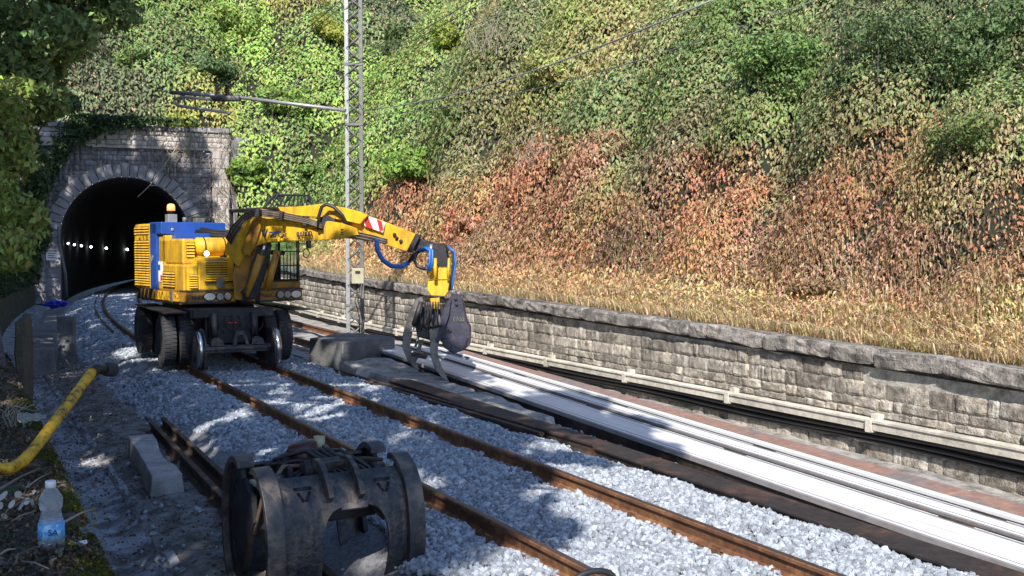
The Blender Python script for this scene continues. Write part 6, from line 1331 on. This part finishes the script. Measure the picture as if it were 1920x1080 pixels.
q2 = ground_at(60, 790, .76); b = MB(); b.lathe(q2 + np.array([-.12, 0, .04]), (1, .15, -.05), [(0, .02), (.01, .045), (.08, .05), (.12, .03), (.17, .042), (.21, .02), (.22, .015), (.24, .015)], 20)
b.build('crushed_bottle', PET, label='crushed clear plastic bottle lying on the leaves behind the yellow tube', cat='bottle')
# small litter by the bottle
q = ground_at(150, 1024, .73); b = MB(); b.tube([q + [-.035, 0, .012], q + [.035, .01, .014]], .014, 10); b.build('white_roll', WHT, label='small white rolled scrap right of the water bottle', cat='litter')
q = ground_at(128, 1032, .73); leaves('yellow_leaf', np.array([q + [0, 0, .02], q + [.02, .01, .025], q + [-.02, 0, .02]]), np.tile([0, -.5, 1.0], (3, 1)), .06, np.tile([.72, .50, .05], (3, 1)), ratio=.8); tag(bpy.data.objects['yellow_leaf'], 'bright yellow fallen leaf beside the foot of the bottle', 'leaf')
q = ground_at(162, 1000, .72); crumple('stone', q + [0, 0, .015], (.05, .035, .03), CONCD, 'dark slate coloured stone just right of the bottle', 'stone', 6)
# silvery seed pods at the left edge
hp = empty('seed_pod_sprig', ground_at(25, 990, .74), 'sprig of silvery white round seed pods at the lower left edge', 'plant')
PODM = mat('silvery_pod', (.36, .35, .33), .5, var=.3, bump=0)
for k, (px_, py_) in enumerate(((5, 930), (34, 927), (22, 945), (40, 948), (60, 942), (2, 948), (8, 968), (-6, 952), (50, 940))):
    c = pix(px_, py_, 4.95 + .03 * k); b = MB(); tl = RNG.normal(0, .012, 2); pts = [c + CR * (.011 + .004 * (k % 2)) * math.cos(a) + CU * .018 * math.sin(a) + CF * (tl[0] * math.cos(a) + tl[1] * math.sin(a)) * 1.5 for a in np.linspace(0, 2 * math.pi, 13)[:-1]]; b.prism(pts, CF * .002); b.build('seed_pod', PODM, hp)
b = MB(); b.tube([pix(-10, 990, 5), pix(15, 955, 5.02), pix(40, 940, 5.05), pix(62, 935, 5.1)], .003, 5); b.build('pod_stem', WOOD, hp)
# fallen sticks
for k, (a_, c_, r_, lab) in enumerate((((0, 922), (75, 886), .012, 'thick grey stick lying left of the bottle towards the yellow tube'), ((18, 985), (66, 968), .006, 'thin pale stick just left of the bottle'), ((118, 986), (180, 962), .009, 'pale stick crossing the bank edge right of the bottle'), ((40, 1058), (92, 1078), .005, 'thin twig at the very bottom left'), ((50, 918), (98, 893), .006, 'thin grey twig behind the bottle cap'), ((0, 1045), (30, 1040), .007, 'short stick at the lower left edge'))):
    A1 = ground_at(*a_, .76) + [0, 0, .015]; B1 = ground_at(*c_, .76) + [0, 0, .03]; b = MB(); b.tube([A1, (A1 + B1) / 2 + [0, 0, .012], B1], [r_, r_ * .8, r_ * .5], 6); b.build('fallen_stick', TW if k else WOOD, label=lab, cat='stick')
q = ground_at(30, 800, .76); b = MB(); g = np.random.default_rng(4)
for k in range(12): p = q + np.array([g.uniform(-.12, .12), g.uniform(-.1, .1), 0]); b.tube([p, p + [g.normal(0, .04), g.normal(0, .03), .12], p + [g.normal(0, .1), g.normal(0, .06), .20]], .004, 4, cap=False)
b.build('dry_stalks', TW, label='tuft of pale dry stalks on the bank behind the crushed bottle', cat='dry grass')
# leaf litter, moss and weeds on the bank
g = np.random.default_rng(77)
n_ = 26000; yb_ = 4 + 14 * g.random(n_) ** 1.5; xb_ = .68 - np.abs(g.normal(0, .7, n_)); zb_ = np.interp(xb_, [-2.6, -1.4, .45, .62, .7], [1.25, .85, .74, .68, .6]) + g.uniform(0, .03, n_) + .03 * np.sin(xb_ * 9) * np.sin(yb_ * 4)
pal = np.array([(.12, .08, .05), (.19, .13, .08), (.07, .055, .045), (.28, .21, .14), (.10, .085, .075), (.20, .19, .175)])
leaves('leaf_litter', np.stack([xb_, yb_, zb_], 1), np.tile([0, 0, 1.0], (n_, 1)), g.uniform(.015, .055, n_), pal[g.integers(0, 6, n_)] * g.uniform(.5, 1.3, (n_, 1)), m=STRAW, align=.55, droop=0, rng=g, ratio=.5)
tag(bpy.data.objects['leaf_litter'], 'dark fallen leaves and debris covering the bank in the left foreground', 'leaf litter', kind='stuff')
n_ = 22000; yb_ = 4 + 9 * g.random(n_) ** 1.3; xb_ = .64 + g.normal(0, .055, n_) - .12 * (g.random(n_) < .2); dens = np.sin(yb_ * 3.7) + np.sin(yb_ * 8.1 + 1) > -.5; yb_, xb_ = yb_[dens], xb_[dens]; n_ = len(xb_)
zb_ = np.where(xb_ > .70, g.uniform(.35, .62, n_), np.interp(xb_, [.45, .62, .7], [.74, .70, .60])) + g.uniform(0, .03, n_); xb_ = np.minimum(xb_, .755)
leaves('moss', np.stack([xb_, yb_, zb_], 1), np.tile([.4, 0, .8], (n_, 1)), g.uniform(.012, .028, n_), np.array([.10, .11, .015]) * g.uniform(.35, 1.7, (n_, 1)), m=STRAW, align=.2, droop=-.2, rng=g, ratio=.35)
tag(bpy.data.objects['moss'], 'olive green moss along the edge of the bank above the drain', 'moss', kind='stuff')
n_ = 5000; yb_ = 8 + 22 * g.random(n_); xb_ = g.uniform(.8, 2.7, n_); zb_ = np.interp(xb_, [.7, 1.3, 1.9, 2.7], [-.5, -.58, -.44, -.46]) + .03
leaves('debris', np.stack([xb_, yb_, zb_], 1), np.tile([0, 0, 1.0], (n_, 1)), g.uniform(.02, .07, n_), pal[g.integers(0, 6, n_)] * g.uniform(.6, 1.5, (n_, 1)), m=STRAW, align=.6, droop=0, rng=g, ratio=.5)
tag(bpy.data.objects['debris'], 'dead leaves and bits lying in the drain and on the dirt path', 'debris', kind='stuff')
# dark undergrowth on the left bank below the trees
n_ = 42000; yb_ = g.uniform(12, 54, n_); xb_ = .5 + np.maximum(yb_ - 24, 0) ** 2 / 420 + np.interp(yb_, [30, 52], [0, .9]) - np.abs(g.normal(0, 1.6, n_)); ok = ~((yb_ < 15.4) & (xb_ > -1.5)); yb_, xb_ = yb_[ok], xb_[ok]; n_ = len(xb_)
zb_ = .6 + np.maximum(-1.4 - xb_, 0) * .8 + g.uniform(0, 1, n_) ** 1.4 * np.interp(yb_, [14, 20, 50], [1.0, 2.4, 4.5]); zb_ = np.where((yb_ > 15) & (yb_ < 24.3) & (xb_ < .6), np.maximum(zb_, 1.7 + g.uniform(0, .6, n_)), zb_)
leaves('undergrowth', np.stack([xb_, yb_, zb_], 1), np.tile([.4, -.6, .5], (n_, 1)), g.uniform(.08, .2, n_), np.array([.05, .07, .025]) * g.uniform(.4, 1.7, (n_, 1)), align=.3, rng=g)
tag(bpy.data.objects['undergrowth'], 'dark ivy and undergrowth on the left bank towards the tunnel', 'undergrowth', kind='stuff')
